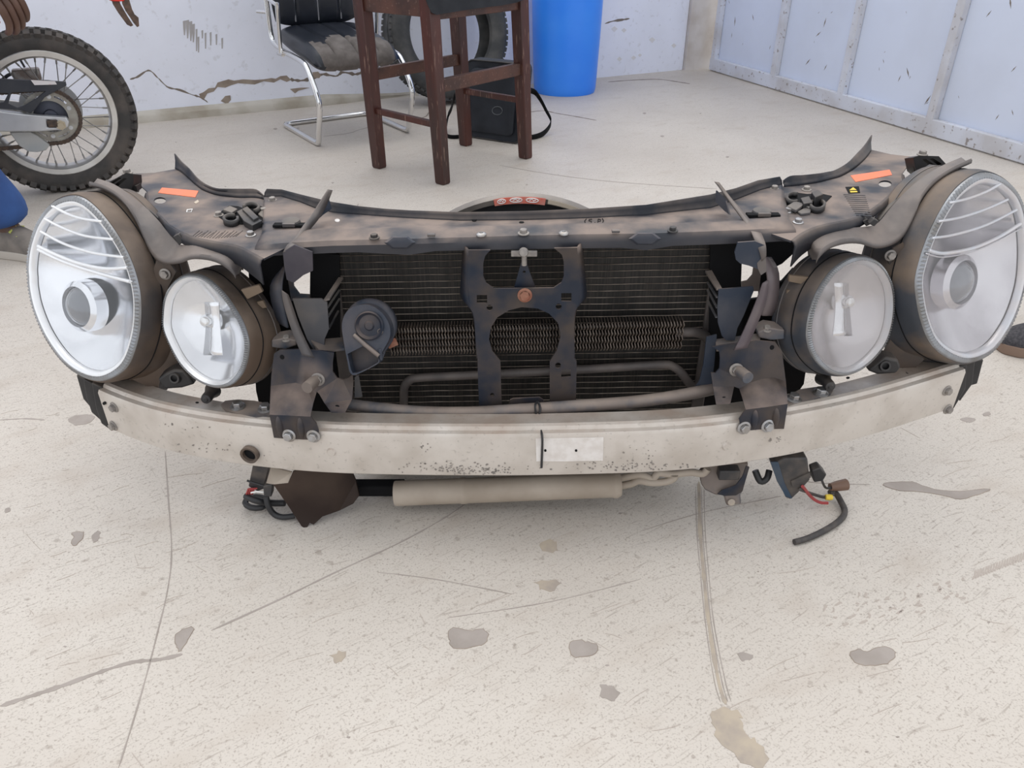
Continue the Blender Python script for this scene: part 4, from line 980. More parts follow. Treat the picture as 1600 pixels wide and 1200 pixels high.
T_T3 = [(417, 295), (440, 296), (470, 304), (515, 315), (560, 322), (620, 328), (720, 331.5), (820, 330), (920, 326), (1010, 320), (1110, 304), (1150, 294), (1187, 281), (1218, 276)]
CZ = 0.501
rows = []
for x in XS:
    f1 = PT(x, interp(T_F1, x), CZ)
    f0 = PY(x, interp(T_F0, x), f1.y + 0.001)
    t1 = PT(x, interp(T_T1, x), CZ + 0.007); t1b = PT(x, interp(T_T1, x)-3, CZ + 0.003)
    t2 = PT(x, interp(T_T2, x), CZ + 0.002); t3 = PY(x, interp(T_T3, x), t2.y + 0.004)
    f1b = f1.lerp(t1, 0.12) + V(0, 0, 0.002)
    rows.append([f0 + V(0, 0.02, 0.0), f0, f1 + V(0, 0, -0.003), f1b, t1, t1b, t2 + V(0, -0.006, 0), t2 + V(0, 0, 0.003), t3])
def endrow(xs):
    out = []
    f1 = PT(xs[0], interp(T_F1, xs[0]) + xs[4], CZ - 0.002); f0 = PY(xs[0], interp(T_F0, xs[0]) + xs[4], f1.y + 0.001)
    t1 = PT(xs[1], interp(T_T1, xs[1]), CZ + 0.003); t1b = PT(xs[1], interp(T_T1, xs[1])-3, CZ + 0.002)
    t2 = PT(xs[2], interp(T_T2, xs[2]), CZ + 0.001); t3 = PY(xs[3], interp(T_T3, xs[3]) + 6, t2.y + 0.004)
    return [f0 + V(0, 0.02, 0), f0, f1 + V(0, 0, -0.002), f1.lerp(t1, 0.12) + V(0, 0, 0.001), t1, t1b, t2 + V(0, -0.006, 0), t2 + V(0, 0, 0.003), t3]
rows = [endrow((398, 410, 414, 414, 2))] + rows + [endrow((1244, 1232, 1221, 1221, 1))]
flr = [[r[6] + V(0, 0.003, 0), r[7], r[7].lerp(r[8], 0.5) + V(0, 0.001, 0), r[8]] for r in rows]
rows = [r[:7] + [r[6] + V(0, 0.007, 0)] for r in rows]
cross = loft('upper_crossmember', rows, M['panel'], FE, False, angle=40, solid=0.0025, offset=0)
loft('rear_flange', flr, M['black'], cross, False, angle=60, solid=0.0022)
up_n = V(-TILT, -0.05, 1)
for x, y, k, r_ in ((752, 367, 'torx', 0.0062), (818, 365, 'dust', 0.0065), (881, 365, 'torx', 0.0062), (585, 372, 'dark', 0.006), (1051, 361, 'dark', 0.006)):
    bolt(PT(x, y, CZ + 0.0065), up_n, r_, cross, k, 0.3)
for cx, cy, sx, sy in ((625, 379, 25, 11), (1008, 373, 26, 11)):   # pressed dimples on the front edge
    f = PT(cx, cy, CZ + 0.002); rr = []
    for s, o in ((1.0, 0.0), (0.82, 0.006), (0.55, 0.0075)):
        rr.append([PY(cx + sx*s*math.cos(a), cy + sy*s*math.sin(a), f.y - 0.0015 - o + (-(math.sin(a)) * -0.010 if False else 0)) for a in [k*math.pi/3 for k in range(6)]])
    loft('dimple', rr, M['bluegrey'], cross, True, False, True, 25)
for x, y, a, b in ((741, 343, 4, 2.2), (815, 347, 4, 1.4), (527, 344, 4, 2.4)):
    plate('hole', [PT(x + a*math.cos(k*0.63), y + b*math.sin(k*0.63), CZ + 0.0048) for k in range(10)], M['deep'] if x > 600 else M['label'], cross, t=V(0, 0, -0.001), normal=(0, 0, 1), smooth=False)
for st_ in ([(916, 342), (913.5, 345), (914.5, 349)], [(925, 342.5), (920.5, 343), (920, 345.2), (924, 345.6), (924, 348.6), (919.5, 348.8)], [(929, 348), (930, 347.6)], [(934, 349), (934.6, 342.4), (938.5, 343), (938, 345.8), (934.6, 346)], [(941, 341.5), (943, 344.5), (941.5, 348.5)]):
    tube('pen_stroke', [PT(x, y, CZ + 0.0045) for x, y in st_], 0.0007, M['deep'], cross, 5)
for x, y in ((674, 367), (962, 361)):
    bolt_ = box('clip', PT(x, y, CZ + 0.009), (0.006, 0, 0), (0, 0.004, 0), (0, 0, 0.002), M['trim'], cross, 0.001)

# ---- wing panels
def wing(front, back, flange_top, flange_foot, hole, z0):
    P_ = [PT(x, y, z0) for x, y in front + back]
    hr = hole
    hl = [[PT(hr[0] + hr[2]*math.cos(2*math.pi*k/18), hr[1] + hr[3]*math.sin(2*math.pi*k/18), z0) for k in range(18)]]
    bm = bmesh.new()
    add_plate(bm, P_, hl, V(0, 0, -0.003), V(0, 0, 1))
    w_ = finish('wing_panel', bm, M['panel'], FE, True, 30)
    ft_ = [PT(x, y, z0) for x, y in front]
    rr = [[q + V(0, 0.0005, 0), q + V(0, -0.004, -0.004), q + V(0, -0.002, -0.014 - 0.05*(i/(len(ft_)-1))**1.5)] for i, q in enumerate(crom(ft_, 3)[:len(ft_)*3-2])] if False else None
    cf_ = crom(ft_, 4)
    rr = []
    for i, q in enumerate(cf_):
        a = cf_[max(0, i-1)]; b = cf_[min(len(cf_)-1, i+1)]; t = (b-a).normalized(); n = V(t.y, -t.x, 0)
        if n.y > 0: n = -n
        k = i/(len(cf_)-1); dep = 0.010 + 0.052*max(0.0, k-0.35)**1.3
        rr.append([q, q + n*0.004 + V(0, 0, -0.002), q + n*0.007 + V(0, 0, -0.008), q + n*0.007 + V(0, 0, -dep)])
    loft('edge_skirt', rr, M['black'], w_, False, angle=60, solid=0.002)
    # rear flange rising from the plate
    A = crom([PT(x, y, z0) for x, y in flange_foot], 4); rr = []
    B_ = []
    for (x, y), (x2, y2) in zip(flange_foot, flange_top):
        q = PT(x, y, z0); B_.append(PY(x2, y2, q.y + 0.004))
    B_ = crom(B_, 4)
    for a, b in zip(A, B_): rr.append([a + V(0, -0.004, 0), a + V(0, 0.0, 0.004), a.lerp(b, 0.5) + V(0, 0.002, 0), b])
    loft('rear_flange', rr, M['black'], w_, False, angle=60, solid=0.0022)
    return w_
WZ = 0.4985
lf = [(231, 300), (232, 313), (236, 324), (253, 338), (264, 350), (282, 361), (307, 371), (340, 378), (372, 384), (397, 396), (412, 404)]
wl = wing(lf, [(445, 388), (446, 340), (440, 310), (416, 309), (400, 307), (373, 307), (340, 304), (320, 297), (307, 288), (290, 272), (275, 264), (240, 270), (212, 271), (209, 281), (218, 288)],
          [(273, 240), (283, 252), (295, 263), (307, 277), (320, 287), (337, 294), (357, 295), (380, 295), (400, 296), (412, 306)],
          [(275, 263), (284, 268), (295, 277), (307, 288), (320, 297), (340, 304), (358, 306.5), (375, 308), (400, 308), (414, 311)], (250, 313, 9.5, 5), WZ)
rf = [(1409, 272), (1408, 287), (1393, 300), (1378, 314), (1362, 326), (1345, 336), (1325, 343), (1300, 348), (1275, 354), (1252, 364), (1236, 376)]
wr = wing(rf, [(1196, 362), (1196, 320), (1204, 293), (1235, 290), (1265, 286), (1305, 277), (1330, 265), (1350, 247), (1362, 234), (1392, 241), (1427, 245), (1430, 254), (1417, 261)],
          [(1362, 211), (1352, 226), (1340, 239), (1325, 254), (1305, 265.5), (1290, 269), (1275, 271.5), (1255, 273.5), (1235, 275), (1224, 282)],
          [(1360, 234), (1355, 242), (1345, 253), (1330, 265), (1312, 275), (1298, 279), (1275, 284.5), (1260, 287), (1240, 289.5), (1224, 291)], (1383, 287, 10.5, 5.2), WZ)
def wrect(name, pxs, m, par, h=0.0008, z=0.0008):
    return plate(name, [PT(x, y, WZ + z) for x, y in pxs], m, par, t=V(0, 0, -h), normal=(0, 0, 1), smooth=False)
wrect('orange_sticker', [(247, 301), (253, 293), (310, 298), (305, 308)], M['orange'], wl)
wrect('orange_sticker', [(1329, 274), (1390, 265), (1394, 273), (1337, 284)], M['orange'], wr)
stk = wrect('warning_sticker', [(1321, 292), (1342, 291), (1344, 301), (1326, 302)], M['deep'], wr)
wrect('triangle', [(1333, 292.4), (1338.5, 296.6), (1327, 297)], M['yellow'], stk, 0.0004, 0.0013)
wrect('print_line', [(1328, 298.6), (1339, 298.2), (1340, 300), (1329, 300.5)], M['yellow'], stk, 0.0004, 0.0013)
wrect('print', [(303, 316), (309, 312), (311, 315), (306, 318)], M['cream'], wl)
lb_ = wrect('small_label', [(292, 327), (301, 326), (299, 331), (291, 331)], M['white'], wl, 0.0006, 0.0008)
wrect('small_label_centre', [(293.2, 327.8), (299.6, 327), (298.2, 330.2), (292.6, 330.3)], M['panel'], lb_, 0.0004, 0.0013)
for (x, y) in ((426, 314), (342, 337), (412, 331), (406, 352), (392, 368)): bolt(PT(x, y, WZ + (0.004 if x > 415 else 0.0)), up_n, 0.0062, wl, 'zinc' if y > 340 else 'dust', x*0.1)
for (x, y) in ((1210, 296), (1260, 297), (1263, 328), (1247, 348), (1232, 331)): bolt(PT(x, y, WZ + (0.004 if x < 1215 else 0.0)), up_n, 0.0062, wr, 'zinc' if y > 320 else 'dust', x*0.1)
for k in range(16):
    x0 = 300 + k*4.5; wrect('scratch', [(x0, 372 - abs(k-8)*0.4), (x0+1.2, 372 - abs(k-8)*0.4), (x0 + 12, 362 + (k % 3)*1.5 - 2), (x0 + 11, 362 + (k % 3)*1.5 - 2)], M['black'], wl, 0.0005, 0.0006)
for k in range(11):
    y0 = 305 + k*3.2; wrect('pressed_rib', [(1318 + k*2.0, y0-2), (1352 + k*1.0, y0 - 0.5), (1352 + k*1.0, y0 + 0.6), (1318 + k*2.0, y0 - 0.8)], M['black'], wr, 0.0005, 0.0006)

# ---- bonnet catches let into the wings
def latch(par, rec, loops, blocks, plates_):
    bm = bmesh.new(); add_plate(bm, [PT(x, y, WZ + 0.0012) for x, y in rec], (), V(0, 0, -0.0018), V(0, 0, 1))
    l_ = finish('bonnet_catch', bm, M['deep'], par, False)
    for (cx, cy, a, b, z, a0, a1) in loops:
        pts = [PT(cx + a*math.cos(R(a0 + (a1-a0)*k/16)), cy + b*math.sin(R(a0 + (a1-a0)*k/16)), WZ + z) for k in range(17)]
        bm = bmesh.new()
        add_loft(bm, [[q + V(0, 0, -0.007), q + V(0, 0, 0.004)] for q in pts], False)
        finish('loop', bm, M['blackplastic'], l_, True, 60, solid=0.004)
    for (pxs, z, h, mm) in blocks + plates_:
        plate('block', [PT(x, y, WZ + z) for x, y in pxs], mm, l_, t=V(0, 0, -h), normal=(0, 0, 1), bevel=0.001)
BP, BR = M['blackplastic'], M['duct']
latch(wl, [(338, 336), (358, 321), (372, 322), (388, 328), (395, 319), (408, 322), (422, 327), (423, 333), (412, 343), (396, 352), (380, 350), (362, 349), (350, 344)],
      [(361, 343, 11, 6, 0.006, -20, 300), (393, 325, 12, 6, 0.007, -180, 70)],
      [([(370, 330), (378, 326), (402, 341), (410, 344), (394, 352), (381, 345)], 0.010, 0.012, BP), ([(378, 326), (386, 322), (404, 339), (396, 343)], 0.014, 0.012, BP)],
      [([(348, 327), (359, 321), (371, 326), (362, 332)], 0.008, 0.005, BR), ([(403, 334), (411, 325), (422, 330), (414, 342)], 0.004, 0.004, BR)])
latch(wr, [(1225, 322), (1238, 300), (1262, 303), (1282, 302), (1300, 306), (1290, 316), (1285, 328), (1268, 329), (1250, 332), (1240, 330)],
      [(1240, 310, 11, 6.5, 0.006, 60, 300), (1277, 321, 11, 7, 0.006, -60, 230)],
      [([(1251, 309), (1264, 306), (1270, 316), (1256, 318)], 0.012, 0.014, BP), ([(1268, 300), (1278, 296), (1287, 303), (1274, 308)], 0.018, 0.02, BP)],
      [([(1229, 322), (1242, 314), (1258, 318), (1244, 328)], 0.008, 0.005, BR), ([(1246, 330), (1260, 323), (1268, 325), (1266, 332), (1252, 334)], 0.004, 0.004, BR)])
# rubber buffers beside the blades
for x, y, dz in ((455, 349, 1), (1190, 333, 1)):
    c = PT(x, y, CZ + 0.007); b_ = box('recess', c + V(0, -0.008, 0.0), (0.026, 0, 0), (0, 0.007, 0), (0, 0, 0.0022), M['deep'], cross, 0.001)
    lathe('rubber_buffer', [(0, 0.008), (0.008, 0.0075), (0.014, 0.005), (0.0155, 0.0)], c, up_n, M['duct'], cross, 20)
    box('clip', c + V(0, -0.0145, 0.002), (0.010, 0, 0), (0, 0.002, 0), (0, 0, 0.003), M['trim'], cross, 0.0008)

# ---- curved blades over the crossmember ends
def ribbon(name, A, B_, m, par, solid=0.0025, curve=4, angle=60, mids=None):
    A = crom(A, curve) if curve else A; B_ = crom(B_, curve) if curve else B_
    return loft(name, [[a, b] for a, b in zip(A, B_)], m, par, False, angle=angle, solid=solid)
bl = ribbon('seal_blade', [PY(513, 296, 1.205), PY(496, 322, 1.185), PY(487, 337, 1.17), PY(476, 350, 1.15), PY(458, 375, 1.11), PY(448, 384, 1.092), PY(442, 395, 1.085)],
            [PY(519, 297, 1.215), PY(509, 322, 1.20), PY(499, 340, 1.18), PY(486, 356, 1.16), PY(470, 376, 1.12), PY(466, 384, 1.10), PY(463, 392, 1.09)], M['trim'], FE)
plate('gusset', [PY(511, 308, 1.205), PY(516, 327, 1.205), PY(503, 336, 1.195), PY(492, 346, 1.17), PY(500, 322, 1.19)], M['bluegrey'], bl, t=V(0.002, 0.002, 0), normal=(0, 1, 0))
plate('flap', [PY(442, 394, 1.085), PY(460, 383, 1.088), PY(488, 394, 1.09), PY(489, 423, 1.09), PY(474, 430, 1.088), PY(459, 442, 1.084), PY(448, 437, 1.082), PY(444, 415, 1.082)], mat('purple_black_flap', (0.030, 0.026, 0.038), 0.5, 0, (0.065, 0.055, 0.065), 14), bl, t=V(0, 0.003, 0), normal=(0, 1, 0))
br_ = ribbon('seal_blade', [PY(1116, 284, 1.215), PY(1135, 308, 1.19), PY(1148, 326, 1.17), PY(1162, 345, 1.145), PY(1172, 360, 1.12), PY(1178, 373, 1.10), PY(1186, 392, 1.085), PY(1190, 408, 1.083)],
             [PY(1124, 285, 1.21), PY(1142, 310, 1.19), PY(1158, 328, 1.17), PY(1174, 347, 1.145), PY(1187, 362, 1.12), PY(1193, 374, 1.10), PY(1197, 385, 1.085), PY(1197, 400, 1.083)], M['trim'], FE)
plate('gusset', [PY(1121, 298, 1.205), PY(1120, 316, 1.205), PY(1134, 330, 1.19), PY(1142, 336, 1.17), PY(1136, 314, 1.19)], M['bluegrey'], br_, t=V(-0.002, 0.002, 0), normal=(0, 1, 0))
plate('flap', [PY(1148, 394, 1.09), PY(1153, 379, 1.09), PY(1180, 377, 1.088), PY(1197, 384, 1.086), PY(1196, 397, 1.085), PY(1184, 411, 1.084), PY(1185, 421, 1.084), PY(1170, 415, 1.086), PY(1157, 412, 1.088), PY(1150, 406, 1.09)], M['bluegrey'], br_, t=V(0, 0.003, 0), normal=(0, 1, 0))
plate('fold', [PY(1183, 411, 1.084), PY(1196, 398, 1.083), PY(1198, 424, 1.08), PY(1189, 430, 1.08), PY(1184, 419, 1.083)], M['trim'], br_, t=V(0, 0.003, 0), normal=(0, 1, 0))

# ---- condenser with its rows of tubes
RY = 1.175
def rpt(px, py, off=0.0): return PY(px, py, RY + off)
c00, c10 = rpt(513, 384), rpt(1128, 375); Xl, Xr = c00.x, c10.x
zt = lambda X: 0.472 + TILT*X
zb = lambda X: 0.128 + TILT*X
bm = bmesh.new()
add_faces(bm, [V(Xl, RY, zb(Xl)), V(Xr, RY, zb(Xr)), V(Xr, RY, zt(Xr)), V(Xl, RY, zt(Xl)), V(Xl, RY+0.035, zb(Xl)), V(Xr, RY+0.035, zb(Xr)), V(Xr, RY+0.035, zt(Xr)), V(Xl, RY+0.035, zt(Xl))],
          [(0, 1, 2, 3), (4, 7, 6, 5), (0, 4, 5, 1), (3, 2, 6, 7), (0, 3, 7, 4), (1, 5, 6, 2)])
rad = finish('radiator', bm, M['core'], FE, False)
NT = 29; tm = None
for k in range(NT):
    f = (k+0.4)/NT; z = zb(0) + (zt(0)-zb(0))*f
    if tm is None:
        bm = bmesh.new(); a = V(Xl, 0, TILT*(Xl)); b = V(Xr, 0, TILT*Xr)
        NS = 24; rr = []
        for i in range(NS+1):
            q = a.lerp(b, i/NS) + V(0, 0, random.uniform(-1, 1)*0.0003)
            rr.append([q + V(0, -0.0014, -0.00045), q + V(0, -0.0018, 0), q + V(0, -0.0014, 0.00045), q + V(0, 0.004, 0.00045), q + V(0, 0.004, -0.00045)])
        add_loft(bm, rr, True, True, True)
        bmesh.ops.recalc_face_normals(bm, faces=bm.faces)
        tm = bpy.data.meshes.new('cooling_tube'); bm.to_mesh(tm); bm.free(); tm.materials.append(M['tubeline'])
    o = bpy.data.objects.new('cooling_tube', tm); link(o, rad, Matrix.Translation(V(0, RY, z)))
for X in (Xl, Xr):
    bar('side_tank', V(X, RY+0.01, zb(X)), V(X, RY+0.01, zt(X)+0.01), 0.022, 0.03, M['darkpipe'], rad, up=V(0, 1, 0))
# radiator behind it, standing down to the floor
box('rear_core', V((Xl+Xr)/2, RY+0.075, 0.25), ((Xr-Xl)/2*0.96, 0, 0), (0, 0.025, 0), (0, 0, 0.212), M['deep'], rad, 0.004)
for X in (Xl*0.8, Xr*0.8):
    box('foot', V(X, RY+0.06, 0.022), (0.025, 0, 0), (0, 0.04, 0), (0, 0, 0.02), M['blackplastic'], rad, 0.004)

# ---- fan shroud rim rising behind the crossmember
SY = 1.30
top = PY(816, 305.5, SY); SR_ = 0.262; sc_ = top - V(0, 0, SR_)
fs = lathe('fan_shroud', [(SR_-0.014, -0.015), (SR_-0.012, 0.0), (SR_-0.002, 0.004), (SR_, 0.0), (SR_, -0.016), (SR_-0.016, -0.018), (SR_-0.014, -0.015)], sc_, (0, -1, 0), M['shroud'], FE, 96)
lathe('fan_disc', [(0, -0.020), (SR_-0.05, -0.020), (SR_-0.014, -0.014)], sc_, (0, -1, 0), M['shroudin'], fs, 64)
def arc_band(name, px0, px1, r0, r1, m, par, off=0.005, n=14):
    a0 = math.asin((PY(px0, 305, SY).x - sc_.x)/SR_); a1 = math.asin((PY(px1, 305, SY).x - sc_.x)/SR_)
    A, B_ = [], []
    for k in range(n+1):
        a = a0 + (a1-a0)*k/n; e = V(math.sin(a), 0, math.cos(a)); A.append(sc_ + e*r0 + V(0, -off, 0)); B_.append(sc_ + e*r1 + V(0, -off, 0))
    return plate(name, A + B_[::-1], m, par, t=V(0, -0.0006, 0), normal=(0, 1, 0), smooth=False)
sk = arc_band('red_sticker', 771, 853, SR_-0.0005, SR_-0.0125, M['redsticker'], fs)
arc_band('cream_sticker', 857, 914, SR_-0.002, SR_-0.009, M['cream'], fs)
for px in (783, 806, 832):
    a = math.asin((PY(px, 305, SY).x - sc_.x)/SR_); e = V(math.sin(a), 0, math.cos(a)); tt = V(math.cos(a), 0, -math.sin(a))
    c = sc_ + e*(SR_-0.006) + V(0, -0.0062, 0); wd_ = 0.007 if px == 783 else 0.0105
    tube('pictogram', [c + tt*wd_*math.cos(q*0.524) + e*0.0036*math.sin(q*0.524) for q in range(12)], 0.0009, M['white'], sk, 5, True)
    tube('pictogram', [c - tt*wd_*0.5, c + e*0.0018, c + tt*wd_*0.2 - e*0.001, c + tt*wd_*0.6 + e*0.001], 0.0009, M['white'], sk, 5)

# ---- finned cooler, pipes
def cyl_fins():
    a0, b0 = PY(612, 530, 1.14), PY(1064, 519, 1.14)
    bm = bmesh.new(); n = 96; d = (b0-a0)
    for row in range(1):
        for k in range(n):
            c = a0 + d*(k/(n-1))
            h = 0.0255; pts = []
            for q in range(9):                              # wavy fin outline
                pts.append(c + V(0.0009*(1 if q % 2 else -1), -0.011 - (0.003 if q % 2 else 0.0), -h + 2*h*q/8))
            back = [p_ + V(0, 0.022, 0) for p_ in pts]
            L_ = [p_ + V(-0.0007, 0, 0) for p_ in pts]; R_ = [p_ + V(0.0007, 0, 0) for p_ in pts]
            add_loft(bm, [L_, R_], False); 
            add_loft(bm, [L_, [q + V(-0.0007, 0, 0) for q in back]], False); add_loft(bm, [R_, [q + V(0.0007, 0, 0) for q in back]], False)
            add_faces(bm, [L_[-1], R_[-1], back[-1] + V(0.0007, 0, 0), back[-1] - V(0.0007, 0, 0)], [(0, 1, 2, 3)])
    o = finish('finned_cooler', bm, M['fin'], FE, False); o['kind'] = 'stuff'
    tube('cooler_pipe', [b0 + V(-0.01, 0, 0), b0 + V(0.01, 0, 0), PY(1085, 519, 1.145), PY(1100, 523, 1.16), PY(1106, 530, 1.17)], 0.0085, M['darkpipe'], o, 10, curve=4)
    for s in (0.15, 0.5, 0.85):
        tube('core_tube', [a0 + V(0, 0, (s-0.5)*0.04), b0 + V(0, 0, (s-0.5)*0.04)], 0.003, M['darkpipe'], o, 6)
    return o
cooler = cyl_fins()
tube('rear_pipe', [PY(631, 650, 1.16), PY(631, 620, 1.16), PY(632, 605, 1.158), PY(640, 594, 1.155), PY(656, 590, 1.153), PY(720, 587, 1.15), PY(820, 582, 1.15), PY(930, 576, 1.15), PY(1030, 570, 1.15), PY(1050, 572, 1.15), PY(1064, 582, 1.15), PY(1078, 600, 1.152), PY(1092, 612, 1.155)], 0.0078, M['darkpipe'], FE, 10, curve=4)
tube('front_pipe', [PY(512, 622, 1.12), PY(545, 632, 1.10), PY(600, 639, 1.085), PY(660, 644, 1.075), PY(730, 645, 1.07), PY(820, 640, 1.068), PY(910, 634, 1.07), PY(990, 628, 1.078), PY(1050, 620, 1.088), PY(1112, 608, 1.105), PY(1135, 600, 1.12)], 0.0105, M['pipe'], FE, 12, curve=5)
plate('pipe_clamp', [PY(x, y, 1.085) for x, y in ((794, 637), (797, 625), (802, 623), (843, 621), (849, 625), (851, 633))], M['bracket'], FE, t=V(0, 0.003, 0), normal=(0, 1, 0))
zt_ = [PY(838, 648, 1.055), PY(836, 636, 1.056), PY(838, 629, 1.066), PY(842, 630, 1.068), PY(844, 640, 1.056), PY(842, 652, 1.052)]
zip_ = tube('zip_tie', zt_ + [PY(844, 664, 1.03), on_beam(847, 680, 0.006), on_beam(847, 700, 0.004), on_beam(846, 729, 0.003)], 0.0019, M['wire'], FE, 6, curve=4)
box('zip_head', PY(841, 652, 1.052), (0.004, 0, 0), (0, 0.003, 0), (0, 0, 0.004), M['wire'], zip_, 0.0008)

# ---- centre bracket
CYc = 1.09
cb = [(732, 391), (766, 391), (758, 400), (755, 412), (755, 432), (760, 443), (772, 451), (800, 451), (865, 450), (877, 442), (881, 432), (881, 410), (878, 398), (866, 388), (902, 387), (904, 420), (906, 450), (903, 475), (897, 490), (896, 530), (896, 555), (901, 565), (900, 631), (859, 631), (859, 565), (870, 548), (876, 525), (872, 505), (858, 490), (840, 482), (815, 480), (795, 485), (777, 496), (767, 512), (764, 530), (769, 549), (782, 565), (784, 635), (749, 636), (747, 600), (746, 560), (744, 525), (742, 495), (734, 475), (731, 447)]
def circ(cx, cy, r, n=12): return [(cx + r*math.cos(2*math.pi*k/n), cy + r*math.sin(2*math.pi*k/n)) for k in range(n)]
chs = [[(745, 461), (761, 461), (761, 474), (745, 474)], [(877, 458), (893, 458), (893, 471), (877, 471)], circ(765, 481, 4.8), circ(873, 479, 4.8), circ(872, 571, 4.6), [(877, 578), (892, 577), (892, 589), (877, 590)], circ(769, 617, 3.2)]
cbr = plate('latch_bracket', [PY(x, y, CYc) for x, y in cb], M['bracket'], FE, holes=[[PY(x, y, CYc) for x, y in h] for h in chs], t=V(0, 0.0035, 0), normal=(0, 1, 0))
for pts, sx in (([(732, 391), (731, 447), (734, 475), (742, 495), (744, 525), (746, 560)], -1), ([(902, 387), (905, 450), (903, 475), (897, 490), (896, 530), (897, 560)], 1)):
    wx = [0.008, 0.011, 0.014, 0.006, 0.002, 0.001]
    A = [PY(x, y, CYc) for x, y in pts]; B_ = [q + V(sx*w, 0.025, 0) for q, w in zip(A, wx)]
    ribbon('side_wall', A, B_, M['bracket'], cbr, 0.003)
bolt(PY(820, 461, CYc), (0, -1, 0.1), 0.0085, cbr, 'rust', 0.2)
hook = plate('latch_hook', [PY(x, y, CYc + 0.012) for x, y in ((814, 412), (823, 412), (837, 451), (803, 451))], M['bracket'], cbr, holes=[[PY(x, y, CYc + 0.012) for x, y in circ(819, 425, 2.4)]], t=V(0, 0.004, 0), normal=(0, 1, 0))
tube('hook_rod', [PY(819, 394, CYc + 0.004), PY(819, 414, CYc + 0.006)], 0.0042, M['boltdust'], hook, 10)
lathe('hook_knob', [(0, 0.012), (0.006, 0.011), (0.0075, 0.006), (0.0065, 0.0)], PY(818, 393, CYc + 0.008), (0, -1, 0.2), M['boltdust'], hook, 16)
box('hook_bar', PY(819, 396, CYc + 0.016), (0.020, 0, 0), (0, 0.003, 0), (0, 0, 0.0045), M['boltdust'], hook, 0.001)

# ---- horn
HY = 1.075; hn = V(-0.10, -0.93, 0.34).normalized(); ho = PY(575, 510, HY)
def onh(px, py, off=0.0): return PP(px, py, ho + hn*off, hn)
hcen = onh(578, 508, -0.02)
horn = lathe('horn', [(0, -0.022), (0.036, -0.022), (0.041, -0.016), (0.0425, -0.004), (0.0425, 0.0), (0.040, 0.004), (0.037, 0.006), (0, 0.006)], hcen, hn, M['bluegrey'], FE, 40)
ho_px = [(534, 512), (536, 498), (541, 488), (549, 481), (560, 477), (573, 476), (585, 480), (597, 489), (606, 502), (610, 517), (608, 530), (601, 543), (596, 552), (592, 558), (592, 567), (575, 577), (558, 585), (551, 586), (546, 580), (543, 566), (538, 540)]
mouth = [(543, 553), (567, 541), (592, 559), (591, 566), (574, 576), (557, 583), (551, 583), (548, 577)]
snail = plate('horn_trumpet', crom([onh(x, y, 0.006) for x, y in ho_px], 3, True), M['bluegrey'], horn, holes=[[onh(x, y, 0.006) for x, y in mouth]], t=-hn*0.022, normal=hn, bevel=0.002)
plate('horn_mouth', [onh(x, y, -0.013) for x, y in mouth], M['bracket'], snail, t=-hn*0.003, normal=hn)
lathe('diaphragm_ring', [(0.022, 0.0), (0.023, 0.002), (0.021, 0.004), (0.019, 0.001), (0.017, -0.001), (0.008, 0.0), (0.006, 0.0025), (0, 0.003)], onh(577, 509, 0.007), hn, M['bracket'], horn, 36)
tube('trumpet_rib', [onh(553, 523, 0.008), onh(572, 540, 0.009), onh(592, 556, 0.008)], 0.0035, M['pipe'], horn, 8)
tube('horn_strap', [onh(593, 545, 0.006), onh(596, 560, 0.006), onh(600, 548, -0.01), onh(612, 530, -0.025)], 0.003, M['bluegrey'], horn, 8)
plate('horn_bracket', [onh(x, y, -0.025) for x, y in ((604, 536), (617, 528), (622, 539), (608, 545))], M['rust'], horn, t=-hn*0.003, normal=hn)
tube('horn_lettering', [onh(594 + 4*math.cos(k*0.63), 518 + 4*math.sin(k*0.63), 0.0064) for k in range(10)], 0.0006, M['pipe'], horn, 5, True)

# ---- beam to panel brackets
def mount(polys, tab_y, fold_y, bolts, stud, small, ribs=()):
    def dep(x, y):
        X = PY(x, y, 1.05).x; yb = beamY(X) - 0.004
        if y >= tab_y(x): return PY(x, y, yb)
        k = (tab_y(x) - y)/(tab_y(x) - fold_y(x))
        return PY(x, y, yb + 0.052*k if k < 1 else yb + 0.052 + 0.012*min(1.5, k-1))
    bm = bmesh.new()
    for pl_ in polys:
        add_plate(bm, [dep(x, y) for x, y in pl_], (), V(0, 0.003, 0), V(0, 1, 0))
    bmesh.ops.remove_doubles(bm, verts=bm.verts, dist=1e-4)
    b_ = finish('mount_bracket', bm, M['bracket'], FE, True, 25)
    for x, y in bolts:
        p = dep(x, y); bolt(p, -beamN(p.x) + V(0, 0, 0.1), 0.0085, b_, 'zinc', 0.2)
    for pts, r_ in ribs:
        q = crom([dep(x, y) + V(0, 0.002, 0) for x, y in pts], 4)
        tube('pressed_rib', q, [r_*(0.3 + 0.7*math.sin(math.pi*min(1, max(0.0, i/(len(q)-1))))) for i in range(len(q))], M['bracket'], b_, 10)
    a = dep(*stud[0])
    tube('stud', [a, a + V(-0.004*stud[1], -0.012, 0.002), a + V(-0.010*stud[1], -0.034, 0.004)], [0.0065, 0.0095, 0.0095], M['pipe'], b_, 14)
    bolt(a + V(0, -0.001, 0), (0, -1, 0.1), 0.0085, b_, 'dust')
    for x, y in small:
        p = dep(x, y); lathe('rivet', [(0, 0.0015), (0.0035, 0.001), (0.004, 0)], p, (0, -1, 0.2), M['deep'], b_, 12)
    return b_
